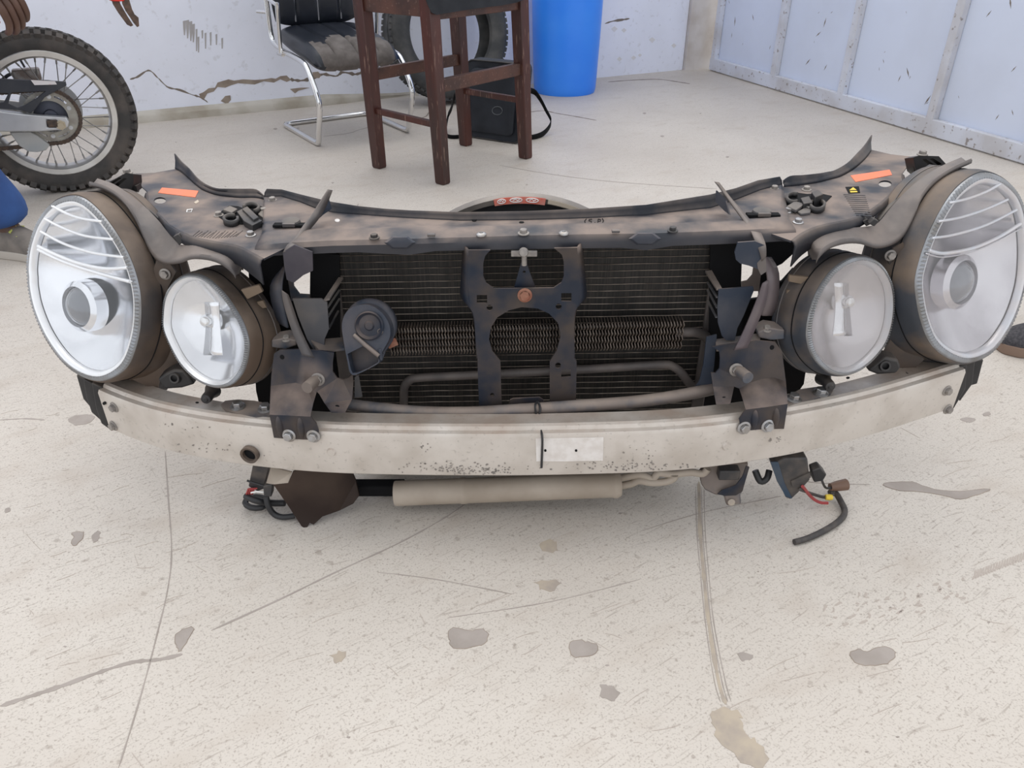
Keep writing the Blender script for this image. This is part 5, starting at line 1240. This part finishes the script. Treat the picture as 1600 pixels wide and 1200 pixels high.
ml = mount([[(421, 648), (445, 649), (485, 651), (494, 662), (498, 674), (496, 686), (479, 687), (452, 686), (428, 684)],
            [(423, 603), (445, 600), (462, 598), (480, 604), (495, 612), (493, 618), (489, 632), (485, 651), (445, 649), (421, 648)],
            [(428, 553), (437, 547), (470, 546), (500, 548), (522, 551), (520, 566), (520, 581), (527, 591), (536, 594), (545, 591), (551, 585), (552, 600), (550, 624), (539, 645), (518, 645), (507, 630), (499, 616), (495, 612), (480, 604), (462, 598), (445, 600), (423, 603), (424, 587)]],
           lambda x: 648 + (x-421)*0.047, lambda x: 600 + max(0, x-470)*0.45, ((452, 680), (490, 681)), ((497, 592), 1), ((441, 558), (527, 636)),
           (([(434, 651), (437, 668), (440, 685)], 0.007), ([(468, 653), (470, 670), (472, 686)], 0.007)))
plate('side_plate', [PY(x, y, 1.105) for x, y in ((554, 590), (560, 586), (566, 620), (554, 622))], M['duct'], ml, t=V(0, 0.003, 0), normal=(0, 1, 0))
mr = mount([[(1165, 640), (1198, 636), (1231, 631), (1225, 670), (1188, 671), (1158, 674), (1155, 655)],
            [(1155, 607), (1172, 598), (1190, 592), (1210, 590), (1228, 596), (1231, 631), (1198, 636), (1165, 640), (1160, 622)],
            [(1113, 542), (1140, 538), (1182, 532), (1212, 535), (1222, 550), (1228, 596), (1210, 590), (1190, 592), (1172, 598), (1155, 607), (1147, 604), (1144, 618), (1141, 631), (1119, 632), (1114, 604), (1111, 583), (1118, 583), (1124, 576), (1125, 560), (1124, 549), (1115, 543)]],
           lambda x: 640 - (x-1165)*0.136, lambda x: 594 + max(0, 1180-x)*0.45, ((1162, 668), (1199, 665)), ((1150, 577), -1), ((1206, 543), (1131, 623)),
           (([(1180, 641), (1179, 656), (1178, 671)], 0.007), ([(1213, 638), (1212, 654), (1210, 669)], 0.007)))
plate('side_plate', [PY(x, y, 1.105) for x, y in ((1104, 527), (1120, 523), (1116, 570), (1112, 600), (1104, 613), (1083, 610), (1093, 595), (1099, 570))], M['bluegrey'], mr, t=V(0, 0.003, 0), normal=(0, 1, 0))

# ---- side air ducts
ld = plate('air_duct', [PY(x, y, 1.10) for x, y in ((457, 467), (502, 467), (507, 471), (511, 473), (514, 514), (507, 530), (507, 540), (500, 547), (490, 547), (480, 530), (466, 495))], M['duct'], FE, t=V(0, 0.003, 0), normal=(0, 1, 0))
ribbon('outer_wall', [PY(445, 416, 1.11), PY(440, 447, 1.09), PY(443, 475, 1.088), PY(450, 512, 1.09)], [PY(446, 414, 1.16), PY(423, 447, 1.13), PY(430, 490, 1.13), PY(438, 506, 1.13)], M['bluegrey'], ld, 0.003)
ribbon('lower_blade', [PY(440, 453, 1.075), PY(443, 473, 1.073), PY(452, 505, 1.07), PY(463, 535, 1.066), PY(472, 555, 1.062)], [PY(450, 460, 1.08), PY(456, 475, 1.08), PY(467, 507, 1.076), PY(478, 532, 1.072), PY(492, 560, 1.066)], M['trim'], ld, 0.003)
plate('duct_slat', [PY(505, 469, 1.102), PY(529, 433, 1.16), PY(536, 433, 1.16), PY(515, 466, 1.102)], M['pipe'], ld, t=V(0, 0, -0.003), normal=(0, -0.5, 1))
for a, b in (((512, 480), (532, 452)), ((513, 494), (532, 466)), ((514, 513), (530, 485))):
    plate('duct_slat', [PY(a[0]-2, a[1], 1.102), PY(b[0]-3, b[1], 1.16), PY(b[0], b[1], 1.16), PY(a[0]+1, a[1], 1.102)], M['duct'], ld, t=V(0, 0, -0.002), normal=(0, -0.5, 1))
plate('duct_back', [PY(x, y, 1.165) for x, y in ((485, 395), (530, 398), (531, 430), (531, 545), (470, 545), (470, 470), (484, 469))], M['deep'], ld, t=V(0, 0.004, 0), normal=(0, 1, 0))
plate('duct_floor', [PY(486, 531, 1.10), PY(535, 527, 1.13), PY(538, 544, 1.10), PY(500, 549, 1.085)], M['pipe'], ld, t=V(0, 0, -0.004), normal=(0, -0.5, 1))
plate('frame_post', [PY(x, y, 1.14) for x, y in ((448, 425), (457, 425), (459, 448), (468, 460), (484, 461), (484, 470), (455, 470))], M['pipe'], ld, t=V(0, 0.004, 0), normal=(0, 1, 0))
bolt(PY(497, 544, 1.097), (0, -1, 0.2), 0.003, ld, 'dust')
rd = plate('air_duct', [PY(x, y, 1.10) for x, y in ((1123, 452), (1177, 448), (1178, 454), (1162, 493), (1152, 513), (1148, 532), (1135, 532), (1128, 525), (1122, 505), (1121, 480))], M['bluegrey'], FE, t=V(0, 0.003, 0), normal=(0, 1, 0))
ribbon('outer_wall', [PY(1194, 402, 1.10), PY(1200, 440, 1.085), PY(1196, 470, 1.085), PY(1190, 493, 1.088)], [PY(1204, 402, 1.15), PY(1216, 427, 1.125), PY(1214, 473, 1.125), PY(1206, 493, 1.125)], mat('purple_grey_plastic', (0.085, 0.065, 0.075), 0.5, 0, (0.13, 0.105, 0.105), 12), rd, 0.003)
ribbon('lower_blade', [PY(1192, 443, 1.075), PY(1178, 480, 1.073), PY(1163, 515, 1.068), PY(1147, 547, 1.062)], [PY(1200, 438, 1.08), PY(1197, 467, 1.08), PY(1183, 505, 1.075), PY(1167, 543, 1.068)], bpy.data.materials['purple_grey_plastic'], rd, 0.003)
plate('duct_slat', [PY(1102, 423, 1.16), PY(1112, 422, 1.16), PY(1128, 450, 1.102), PY(1120, 451, 1.102)], M['pipe'], rd, t=V(0, 0, -0.003), normal=(0, -0.5, 1))
for a, b in (((1121, 464), (1107, 440)), ((1121, 480), (1107, 452)), ((1120, 495), (1107, 468))):
    plate('duct_slat', [PY(b[0]-3, b[1], 1.16), PY(b[0], b[1], 1.16), PY(a[0]+1, a[1], 1.102), PY(a[0]-2, a[1], 1.102)], M['duct'], rd, t=V(0, 0, -0.002), normal=(0, -0.5, 1))
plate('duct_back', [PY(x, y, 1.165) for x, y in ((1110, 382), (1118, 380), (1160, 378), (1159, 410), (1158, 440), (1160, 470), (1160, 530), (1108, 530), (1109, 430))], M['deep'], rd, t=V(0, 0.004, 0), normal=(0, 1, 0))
plate('frame_post', [PY(x, y, 1.14) for x, y in ((1178, 416), (1190, 420), (1186, 455), (1160, 455), (1159, 441), (1168, 439), (1176, 430))], M['pipe'], rd, t=V(0, 0.004, 0), normal=(0, 1, 0))
plate('duct_floor', [PY(1118, 530, 1.11), PY(1190, 520, 1.12), PY(1186, 538, 1.09), PY(1120, 546, 1.09)], M['pipe'], rd, t=V(0, 0, -0.004), normal=(0, -0.5, 1))
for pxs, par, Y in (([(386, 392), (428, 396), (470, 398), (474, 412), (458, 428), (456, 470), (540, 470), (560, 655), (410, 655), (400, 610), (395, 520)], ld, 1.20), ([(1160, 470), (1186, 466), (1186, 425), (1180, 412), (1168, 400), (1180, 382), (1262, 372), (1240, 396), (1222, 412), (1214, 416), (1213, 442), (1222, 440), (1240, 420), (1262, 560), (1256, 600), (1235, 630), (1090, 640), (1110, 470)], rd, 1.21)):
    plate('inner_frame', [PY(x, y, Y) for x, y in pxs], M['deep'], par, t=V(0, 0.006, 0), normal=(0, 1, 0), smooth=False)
# lamp carrier arms and bolts between the ducts and the small lamps
for pts, bp, par in (([(424, 532), (446, 528), (462, 532), (463, 540), (446, 546), (424, 543)], (448, 527), ld), ([(1184, 520), (1200, 512), (1226, 516), (1226, 530), (1204, 532), (1186, 528)], (1198, 512), rd)):
    a_ = plate('lamp_arm', [PY(x, y, 1.10) for x, y in pts], M['pipe'], par, t=V(0, 0.03, 0), normal=(0, 1, 0), bevel=0.002)
    bolt(PY(bp[0], bp[1]+3, 1.105), (0, -0.2, 1), 0.006, a_, 'dust')
# ---- headlights
def lamp(name, label, out_px, opx, Y, N, big, side, mats):
    N = Vector(N).normalized(); o = PY(opx[0], opx[1], Y)
    ring = resample(crom([PP(x, y, o, N) for x, y in out_px], 6, True), 120)
    c = sum(ring, Vector())/len(ring)
    size = sum((p-c).length for p in ring)/len(ring)
    def sc(s, d, rg=ring): return [c + (p-c)*s + N*d for p in rg]
    lens, bez, ringm, refl, hous = mats
    D = 1.0 if big else 0.62
    prof = [(0.975, 0.0), (1.005, 0.001), (1.02, -0.004), (1.03, -0.012), (1.034, -0.030*D - 0.01), (1.045, -0.034*D - 0.012), (1.065, -0.044*D - 0.012), (1.07, -0.075*D - 0.02), (1.05, -0.080*D - 0.021), (0.98, -0.085*D - 0.02), (0.80, -0.10*D - 0.02), (0.5, -0.11*D - 0.02)]
    h = loft(name, [sc(s, d) for s, d in prof], hous, FE, True, False, True, 24)
    if label: h['label'] = label
    # thin pale seam lines round the housing
    tube('housing_seam', sc(1.071, -0.060*D - 0.02), 0.0012, M['trim'], h, 5, True)
    tube('housing_seam', sc(1.036, -0.026*D - 0.010), 0.0011, M['deep'], h, 5, True)
    H = 0.030 if big else 0.016
    def dome(s): return H*(1 - s**2.6) + 0.004
    # serrated clear bezel
    r360 = resample(ring, 288)
    def sc2(s, d, tooth=0.0): return [c + (p-c)*(s + (tooth if k % 2 else 0)) + N*(d - (tooth*0.5 if k % 2 else 0)) for k, p in enumerate(r360)]
    loft('serrated_bezel', [sc2(1.0, -0.001), sc2(0.992, 0.003), sc2(0.982, 0.006, 0.006), sc2(0.955, 0.008, 0.006), sc2(0.935, 0.007)], bez, h, angle=20)
    w1 = 0.885 if big else 0.875
    loft('inner_ring', [sc(0.938, 0.006), sc((0.935+w1)/2, dome(0.91)-0.0045), sc(w1, dome(w1)-0.009), sc(w1-0.01, -0.004)], ringm, h, angle=60)
    loft('lens', [sc(0.94, dome(0.94)-0.004)] + [sc(s, dome(s)) for s in (0.93, 0.90, 0.86, 0.76, 0.64, 0.5, 0.35, 0.2, 0.08, 0.01)], lens, h, True, False, True, 80)
    rd_ = []
    for s in (w1, 0.84, 0.76, 0.66, 0.55, 0.42, 0.28, 0.14, 0.02):
        rd_.append(sc(s, -0.006 - (0.045 if big else 0.035)*(1-(s/w1)**2)))
    reflector = loft('reflector', rd_, refl, h, True, False, True, 60)
    def onl(px, py, d): return PP(px, py, c + N*d, N)
    return h, c, N, onl, reflector, sc
LB = [(45, 430), (44, 415), (48, 382), (62, 343), (84, 316), (109, 305), (131, 308), (156, 328), (183, 363), (205, 403), (218, 444), (222, 480), (219, 522), (206, 564), (188, 585), (161, 596), (131, 589), (101, 567), (73, 528), (54, 484), (46, 448)]
RBg = [(1428, 438), (1430, 467), (1437, 501), (1451, 535), (1471, 555), (1499, 567), (1522, 565), (1547, 552), (1570, 523), (1587, 489), (1600, 444), (1604, 400), (1603, 360), (1598, 325), (1587, 299), (1567, 279), (1547, 270), (1530, 269), (1508, 280), (1485, 302), (1462, 339), (1445, 376), (1434, 410)]
LS = [(256, 492), (260, 462), (273, 440), (291, 428), (310, 427), (328, 435), (350, 455), (368, 479), (383, 506), (391, 534), (389, 561), (381, 583), (366, 600), (348, 606), (328, 603), (306, 591), (284, 569), (268, 541), (257, 514)]
RS = [(1258, 516), (1263, 486), (1274, 456), (1294, 426), (1316, 408), (1338, 400), (1358, 402), (1376, 414), (1390, 438), (1395, 466), (1393, 500), (1384, 532), (1368, 556), (1346, 576), (1324, 586), (1302, 586), (1284, 576), (1268, 558), (1260, 538)]
h1, c1, N1, on1, rf1, sc1 = lamp('headlight', 'large oval headlight with bright white ring on the left', LB, (135, 452), 1.185, (-0.42, -0.86, 0.28), True, -1, (M['lens'], M['serrated'], M['whitering'], M['reflector'], M['housing']))
h2, c2, N2, on2, rf2, sc2_ = lamp('headlight', 'large hazy oval headlight on the right', RBg, (1516, 418), 1.205, (0.46, -0.845, 0.27), True, 1, (M['lens_r'], M['serrated'], M['greyring'], M['reflector_r'], M['housing_r']))
h3, c3, N3, on3, rf3, sc3 = lamp('small_headlight', 'small oval headlight with white ring on the left', LS, (324, 515), 1.105, (-0.38, -0.88, 0.28), False, -1, (M['lens_s'], M['serrated'], M['whitering'], M['reflector'], M['housing']))
h4, c4, N4, on4, rf4, sc4 = lamp('small_headlight', 'small dusty oval headlight on the right', RS, (1328, 494), 1.115, (0.40, -0.87, 0.28), False, 1, (M['lens_sr'], M['serrated'], M['greyring'], M['reflector_r'], M['housing_r']))
# ribs of the indicator section, and the projector
for pts, on, h, m in (([[(82, 322), (105, 334), (130, 342), (160, 346)], [(70, 342), (100, 357), (135, 369), (178, 374)], [(64, 362), (100, 381), (145, 395), (194, 402)], [(60, 385), (90, 399), (125, 412), (165, 420), (200, 418)], [(60, 390), (90, 405), (125, 418), (165, 430), (204, 440)]], on1, h1, M['whitering']),
                      ([[(1482, 317), (1510, 311), (1540, 300), (1562, 288)], [(1465, 346), (1500, 340), (1540, 327), (1574, 312)], [(1455, 372), (1490, 367), (1540, 352), (1588, 328)], [(1450, 391), (1475, 396), (1520, 388), (1560, 371), (1594, 350)]], on2, h2, M['greyring'])):
    for k, p in enumerate(pts):
        tube('signal_rib', crom([on(x, y, 0.006) for x, y in p], 5), 0.0024 if k < 3 else 0.0032, m, h, 8)
for on, h, N_, cx, cy, r_, rm in ((on1, h1, N1, 132, 478, 0.034, M['reflector']), (on2, h2, N2, 1492, 440, 0.036, M['reflector_r'])):
    p = on(cx, cy, -0.028)
    pj = lathe('projector', [(r_*1.35, -0.012), (r_*1.3, 0.010), (r_*1.05, 0.016), (r_*1.0, 0.010)], p, N_, rm, h, 32)
    lathe('projector_lens', [(0, 0.026), (r_*0.4, 0.024), (r_*0.75, 0.018), (r_, 0.009)], p, N_, M['darkglass'], h, 32)
# dividing shelf below the indicator
for on, h, pts, m in ((on1, h1, [(58, 390), (95, 408), (130, 420), (170, 430), (207, 440)], M['reflector']), (on2, h2, [(1446, 396), (1475, 402), (1520, 393), (1560, 376), (1597, 356)], M['reflector_r'])):
    A = crom([on(x, y, 0.008) for x, y in pts], 4); B_ = crom([on(x, y, -0.036) for x, y in pts], 4)
    loft('shelf', [[a, a.lerp(b, 0.5), b] for a, b in zip(A, B_)], m, h, False, angle=60, solid=0.002)
# bulbs of the small lamps
for on, h, N_, cx, cy in ((on3, h3, N3, 332, 500), (on4, h4, N4, 1315, 470)):
    p = on(cx, cy, -0.03)
    lathe('bulb_shield', [(0, 0.022), (0.007, 0.021), (0.011, 0.016), (0.012, 0.0), (0.018, -0.004)], p, N_, M['chrome'], h, 20)
    A = [on(cx - 12, cy - 28, -0.016), on(cx - 10, cy + 10, -0.02), on(cx - 14, cy + 55, -0.012)]; B_ = [on(cx + 10, cy - 28, -0.016), on(cx + 12, cy + 10, -0.02), on(cx + 16, cy + 55, -0.012)]
    ribbon('reflector_column', A, B_, M['reflector'], h, 0.002)
# spring clips on the small housings
for pxs, h, Y in (([(376, 453), (405, 445), (411, 456), (386, 468)], h3, 1.12), ([(401, 472), (411, 470), (417, 481), (406, 483)], h3, 1.13), ([(1233, 430), (1268, 434), (1263, 446), (1232, 440)], h4, 1.13), ([(1230, 454), (1246, 451), (1244, 464), (1228, 466)], h4, 1.135)):
    plate('clip', [PY(x, y, Y) for x, y in pxs], mat('tan_clip', (0.20, 0.145, 0.10), 0.6) if 'tan_clip' not in bpy.data.materials else bpy.data.materials['tan_clip'], h, t=V(0, 0.006, 0), normal=(0, 1, 0), bevel=0.001)

# ---- lamp carrier panels between and below the lamps
for pxs, par, Y, bolts, holes in (([(246, 402), (262, 408), (275, 425), (262, 450), (258, 500), (268, 550), (290, 580), (282, 592), (250, 590), (245, 616), (232, 616), (226, 602), (205, 592), (225, 570), (245, 520), (250, 470), (240, 420)], h1, 1.165, ((258, 428, 0.007), (238, 613, 0.0045)), []),
                                  ([(1412, 380), (1396, 388), (1388, 408), (1398, 440), (1402, 480), (1392, 530), (1376, 560), (1388, 570), (1402, 572), (1412, 586), (1424, 588), (1430, 575), (1444, 562), (1424, 530), (1414, 480), (1416, 430)], h2, 1.18, ((1391, 399, 0.007), (1416, 588, 0.0045)), [])):
    cp = plate('lamp_carrier', [PY(x, y, Y) for x, y in pxs], M['housing'], par, t=V(0, 0.004, 0), normal=(0, 1, 0))
    for x, y, r_ in bolts: bolt(PY(x, y, Y - 0.001), (0, -1, 0.1), r_, cp, 'dust')
for pts, par, Y in (([(246, 592), (258, 584), (272, 578), (287, 579), (296, 590), (304, 601), (284, 607), (258, 609)], h3, 1.125), ([(1356, 580), (1368, 570), (1384, 558), (1404, 562), (1408, 574), (1400, 584), (1372, 586)], h4, 1.135)):
    cl_ = plate('socket', [PY(x, y, Y) for x, y in pts], M['blackplastic'], par, t=V(0, 0.03, 0), normal=(0, 1, 0), bevel=0.004)
    cx, cy = sum(x for x, _ in pts)/len(pts), sum(y for _, y in pts)/len(pts)
    lathe('socket_tube', [(0.006, 0.004), (0.009, 0.004), (0.010, 0.0), (0.011, -0.01)], PY(cx-2, cy-2, Y - 0.001), (-0.1, -1, 0.3), M['blackplastic'], cl_, 16)
for x, y, par in ((323, 622, h3), (1296, 602, h4), (240, 613, h1), (1416, 590, h2)):
    p = PY(x, y, 1.09 if par in (h3, h4) else 1.16)
    lathe('adjuster_foot', [(0, 0.008), (0.003, 0.008), (0.0045, 0.006), (0.008, 0.005), (0.009, 0.0), (0.009, -0.015), (0.014, -0.03)], p, (0, -1, 0.1), M['blackplastic'], par, 16)

# ---- rubber trims along the lamps
lipL = [(140, 287), (165, 294), (190, 311), (210, 338), (223, 365), (235, 390), (247, 404), (262, 409), (282, 407), (300, 401), (323, 402), (343, 408), (360, 420), (368, 432)]
upL = [(152, 281), (178, 290), (205, 308), (228, 327), (246, 345), (258, 360), (270, 374), (280, 384), (292, 384), (308, 380), (334, 383), (360, 387), (377, 400), (377, 420)]
yL = [1.27, 1.25, 1.235, 1.22, 1.20, 1.18, 1.16, 1.145, 1.13, 1.118, 1.108, 1.10, 1.095, 1.095]
lipR = [(1518, 251), (1488, 265), (1460, 284), (1440, 308), (1426, 340), (1411, 366), (1393, 379), (1369, 384), (1344, 377), (1320, 377), (1297, 384), (1282, 396), (1276, 408)]
upR = [(1502, 248), (1474, 260), (1446, 276), (1420, 297), (1396, 322), (1380, 342), (1369, 352), (1355, 356), (1322, 359), (1300, 363), (1280, 369), (1266, 379), (1266, 398)]
yR = [1.285, 1.265, 1.245, 1.225, 1.205, 1.185, 1.165, 1.15, 1.135, 1.125, 1.115, 1.105, 1.105]
def trim(lip, up, ys, par, ts):
    A = crom([PY(x, y, Y) for (x, y), Y in zip(lip, ys)], 4); B_ = crom([PY(x, y, Y + 0.028) for (x, y), Y in zip(up, ys)], 4)
    t_ = loft('lamp_trim', [[a + V(0, 0, -0.004), a, a.lerp(b, 0.06) + V(0, 0, 0.002), a.lerp(b, 0.5) + V(0, 0, -0.003), b + V(0, 0, 0.001), b + V(0, 0.004, -0.004)] for a, b in zip(A, B_)], M['trim'], FE, False, angle=60, solid=0.003)
    return t_
tl = trim(lipL, upL, yL, h1, -1)
tr_ = trim(lipR, upR, yR, h2, 1)
for pts, par, Y in (([(270, 370), (278, 366), (288, 376), (280, 384)], tl, 1.165), ([(283, 374), (291, 370), (294, 376), (287, 382)], tl, 1.175), ([(1358, 350), (1366, 342), (1374, 346), (1366, 354)], tr_, 1.17), ([(1348, 346), (1356, 342), (1362, 350), (1354, 354)], tr_, 1.18)):
    plate('trim_clip', [PY(x, y, Y) for x, y in pts], M['blackplastic'], par, t=V(0, 0.012, 0), normal=(0, 1, 0), bevel=0.001)
# second grey strip above the trim, behind the big lamps
for A, B_, Y0, Y1, par in (([(172, 293), (205, 308), (235, 330), (262, 356), (270, 368)], [(195, 300), (224, 316), (248, 338), (268, 357), (279, 368)], 1.285, 1.20, tl), ([(1478, 262), (1446, 276), (1416, 300), (1388, 328), (1374, 345)], [(1452, 258), (1424, 278), (1398, 302), (1376, 326), (1366, 342)], 1.295, 1.20, tr_)):
    n = len(A)
    ribbon('strip', [PY(*A[i], Y0 + (Y1-Y0)*i/(n-1) + 0.02) for i in range(n)], [PY(*B_[i], Y0 + (Y1-Y0)*i/(n-1) + 0.05) for i in range(n)], M['duct'], par, 0.003)
# slotted black brackets at the outer wing corners
for out, slots, bp, par, Y in (([(160, 290), (197, 270), (208, 272), (209, 283), (204, 300), (180, 300)], [[(165, 289.5), (186, 277.5), (190, 278), (171, 291)], [(174, 292), (193, 278.5), (198, 279), (181, 294)]], (199, 269), wl, 1.36),
                               ([(1427, 246), (1436, 243), (1467, 244), (1478, 256), (1440, 274), (1431, 266)], [[(1440, 249), (1446, 248), (1464, 260), (1458, 263)], [(1452, 248), (1458, 247.5), (1472, 256), (1467, 259)]], (1441, 240), wr, 1.38)):
    b_ = plate('corner_bracket', [PY(x, y, Y) for x, y in out], M['blackplastic'], par, holes=[[PY(x, y, Y) for x, y in s] for s in slots], t=V(0, 0.03, -0.01), normal=(0, 1, 0))
    bolt(PY(bp[0], bp[1] + 2, Y + 0.02), up_n, 0.007, b_, 'dust')
    plate('bracket_tab', [PY(bp[0] + dx, bp[1] + dy, Y + 0.005) for dx, dy in (((4, 20), (14, 22), (16, 30), (2, 32)) if bp[0] < 800 else ((-4, 16), (-14, 18), (-12, 32), (0, 33)))], M['blackplastic'], b_, t=V(0, 0.02, 0), normal=(0, 1, 0))

# ---- what hangs below the beam
ut = []
TRAY = [(427, 757, 1.030), (450, 755, 1.030), (457, 738, 1.035), (476, 728, 1.045), (520, 728, 1.055), (549, 735, 1.075), (556, 752, 1.075), (561, 775, 1.068), (552, 787, 1.058), (530, 798, 1.046), (504, 807, 1.034), (490, 820, 1.026), (484, 817, 1.027), (478, 827, 1.021), (471, 822, 1.023), (450, 790, 1.028)]
bm = bmesh.new(); add_plate(bm, [PY(*q) for q in TRAY], (), V(0, 0.004, 0), V(0, 1, 0))
tray = finish('undertray', bm, M['tray'], FE, True, 20)
plate('tray_lip', [PY(416, 755, 1.05), PY(423, 730, 1.06), PY(456, 738, 1.04), PY(450, 756, 1.03), PY(428, 757, 1.03)], M['canister'], tray, t=V(0, 0.003, 0), normal=(0, 1, 0))
ribbon('tray_inner', [PY(484, 817, 1.03), PY(505, 800, 1.045), PY(535, 788, 1.06), PY(556, 772, 1.08)], [PY(487, 792, 1.05), PY(505, 782, 1.06), PY(532, 776, 1.07), PY(553, 760, 1.085)], M['tray'], tray, 0.003)
box('crossbar', PY(590, 762, 1.10), (0.05, 0, 0), (0, 0.012, 0), (0, 0, 0.012), M['deep'], tray, 0.003)
ca, cb_ = PY(617, 771, 1.062), PY(970, 757, 1.062); cax = (cb_-ca); cl = cax.length; cr = 0.0225
can = lathe('drier_canister', [(0, 0), (cr*0.96, 0), (cr, 0.003), (cr, cl*0.29), (cr*1.05, cl*0.295), (cr*1.05, cl*0.315), (cr, cl*0.32), (cr, cl*0.96), (cr*1.06, cl*0.965), (cr*1.06, cl*0.985), (cr*0.9, cl), (0, cl)], ca, cax, M['canister'], FE, 32)
tube('drier_pipe', [PY(x, y, 1.07) for x, y in ((966, 760), (986, 756), (998, 751), (1017, 754), (1038, 753), (1052, 748), (1054, 742))], 0.0068, M['canister'], can, 10, curve=4)
tube('drier_pipe', [PY(x, y, 1.075) for x, y in ((966, 748), (1000, 742), (1019, 748), (1029, 739), (1050, 741), (1079, 738), (1098, 740), (1106, 732))], 0.0068, M['canister'], can, 10, curve=4)
cup = plate('lower_bracket', [PY(x, y, Y) for x, y, Y in ((1093, 742, 1.08), (1095, 757, 1.07), (1102, 767, 1.062), (1117, 774, 1.055), (1131, 776, 1.05), (1135, 791, 1.045), (1159, 788, 1.045), (1157, 775, 1.05), (1162, 767, 1.055), (1170, 725, 1.08), (1110, 725, 1.08))], M['pipe'], FE, t=V(0, 0.012, 0.004), normal=(0, 1, 0), bevel=0.003)
plate('plate_corner', [PY(x, y, 1.048) for x, y in ((1121, 772), (1128, 766), (1150, 758), (1160, 745), (1166, 728), (1171, 730), (1160, 768), (1150, 774), (1132, 775))], M['bracket'], cup, t=V(0, 0.002, 0), normal=(0, 1, 0))
lathe('eye_hole', [(0, 0.0005), (0.006, 0.0005), (0.0065, 0)], PY(1143, 785, 1.0435), (0, -1, 0.3), M['stain'], cup, 14)
box('plug', PY(1138, 738, 1.06), (0.018, 0, 0), (0, 0.01, 0), (0, 0, 0.010), M['module'], cup, 0.002)
mod = plate('control_module', [PY(x, y, 1.055) for x, y in ((1205, 722), (1215, 722), (1225, 716), (1262, 716), (1266, 750), (1248, 770), (1236, 781), (1228, 778), (1216, 752))], M['module'], FE, t=V(0, 0.035, 0), normal=(0, 1, 0), bevel=0.003)
plate('blue_side', [PY(x, y, 1.053) for x, y in ((1204, 722), (1216, 722), (1226, 755), (1238, 779), (1228, 776), (1214, 752))], M['bluebox'], mod, t=V(0, 0.002, 0), normal=(0, 1, 0))
plate('strap', [PY(x, y, 1.052) for x, y in ((1236, 752), (1266, 738), (1267, 746), (1238, 760))], M['module'], mod, t=V(0, 0.003, 0), normal=(0, 1, 0))
plate('plug', [PY(x, y, 1.05) for x, y in ((1269, 736), (1282, 731), (1292, 742), (1286, 752), (1272, 754))], M['blackplastic'], mod, t=V(0, 0.02, 0), normal=(0, 1, 0), bevel=0.002)
tube('plug', [PZ(1297, 761, 0.03), PZ(1310, 759, 0.03), PZ(1322, 757, 0.03)], [0.007, 0.010, 0.011], M['brownplug'], mod, 12)
tube('wire', [PY(1284, 750, 1.05), PZ(1290, 762, 0.04), PZ(1300, 762, 0.03)], 0.0022, M['wire'], mod, 6, curve=4)
tube('wire', [PY(1254, 760, 1.05), PZ(1268, 777, 0.02), PZ(1281, 785, 0.012), PZ(1294, 786, 0.012)], 0.003, M['redwire'], mod, 6, curve=4)
tube('wire', [PY(1250, 765, 1.05), PZ(1270, 772, 0.02), PZ(1290, 777, 0.012), PZ(1303, 772, 0.015)], 0.003, M['loom'], mod, 6, curve=4)
lathe('seal', [(0, 0.006), (0.005, 0.006), (0.006, 0.0), (0.005, -0.006), (0, -0.006)], PZ(1295, 777, 0.014), (1, 0, 0), M['yellow'], mod, 12)
loom = tube('wiring_loom', [PZ(1296, 770, 0.015), PZ(1305, 770, 0.014), PZ(1314, 784, 0.010), PZ(1320, 800, 0.007), PZ(1311, 814, 0.006), PZ(1288, 829, 0.006), PZ(1262, 841, 0.006), PZ(1241, 847, 0.006)], 0.0055, M['loom'], FE, 8, curve=5)
tube('wire', [PY(1180, 735, 1.08), PY(1188, 752, 1.07), PY(1198, 748, 1.07), PY(1202, 735, 1.08)], 0.006, M['wire'], mod, 8, curve=4)
# plugs and cables on the left
cb1 = plate('relay_box', [PY(x, y, 1.06) for x, y in ((395, 726), (421, 728), (413, 764), (403, 768), (388, 760))], M['module'], tray, t=V(0, 0.03, 0), normal=(0, 1, 0), bevel=0.002)
plate('plug', [PY(x, y, 1.045) for x, y in ((411, 760), (426, 756), (424, 777), (412, 775))], M['module'], tray, t=V(0, 0.018, 0), normal=(0, 1, 0), bevel=0.002)
tube('zip_tie', [PY(386, 751, 1.055), PY(405, 757, 1.052), PY(424, 762, 1.05)], 0.002, M['wire'], tray, 6)
tube('cable', [PY(416, 776, 1.05), PY(419, 790, 1.045), PZ(428, 803, 0.012), PZ(442, 808, 0.008), PZ(460, 806, 0.008)], 0.0055, M['wire'], tray, 8, curve=4)
tube('cable_loop', [PZ(400 + 17*math.cos(k*0.524), 785 + 9*math.sin(k*0.524), 0.014) for k in range(12)], 0.0055, M['wire'], tray, 8, True)
tube('cable', [PY(384, 775, 1.06), PY(400, 782, 1.05), PZ(425, 786, 0.02), PZ(445, 786, 0.02)], 0.006, M['wire'], tray, 8, curve=4)
for k in range(4):
    tube('red_wire', [PY(385 + k*3, 772, 1.058), PY(388 + k*3, 764, 1.054), PY(393 + k*3, 763, 1.056)], 0.0016, M['redwire'], tray, 6)
tube('white_wire', [PY(392, 770, 1.05), PY(400, 768, 1.05), PY(412, 769, 1.05)], 0.0015, M['white'], tray, 6)
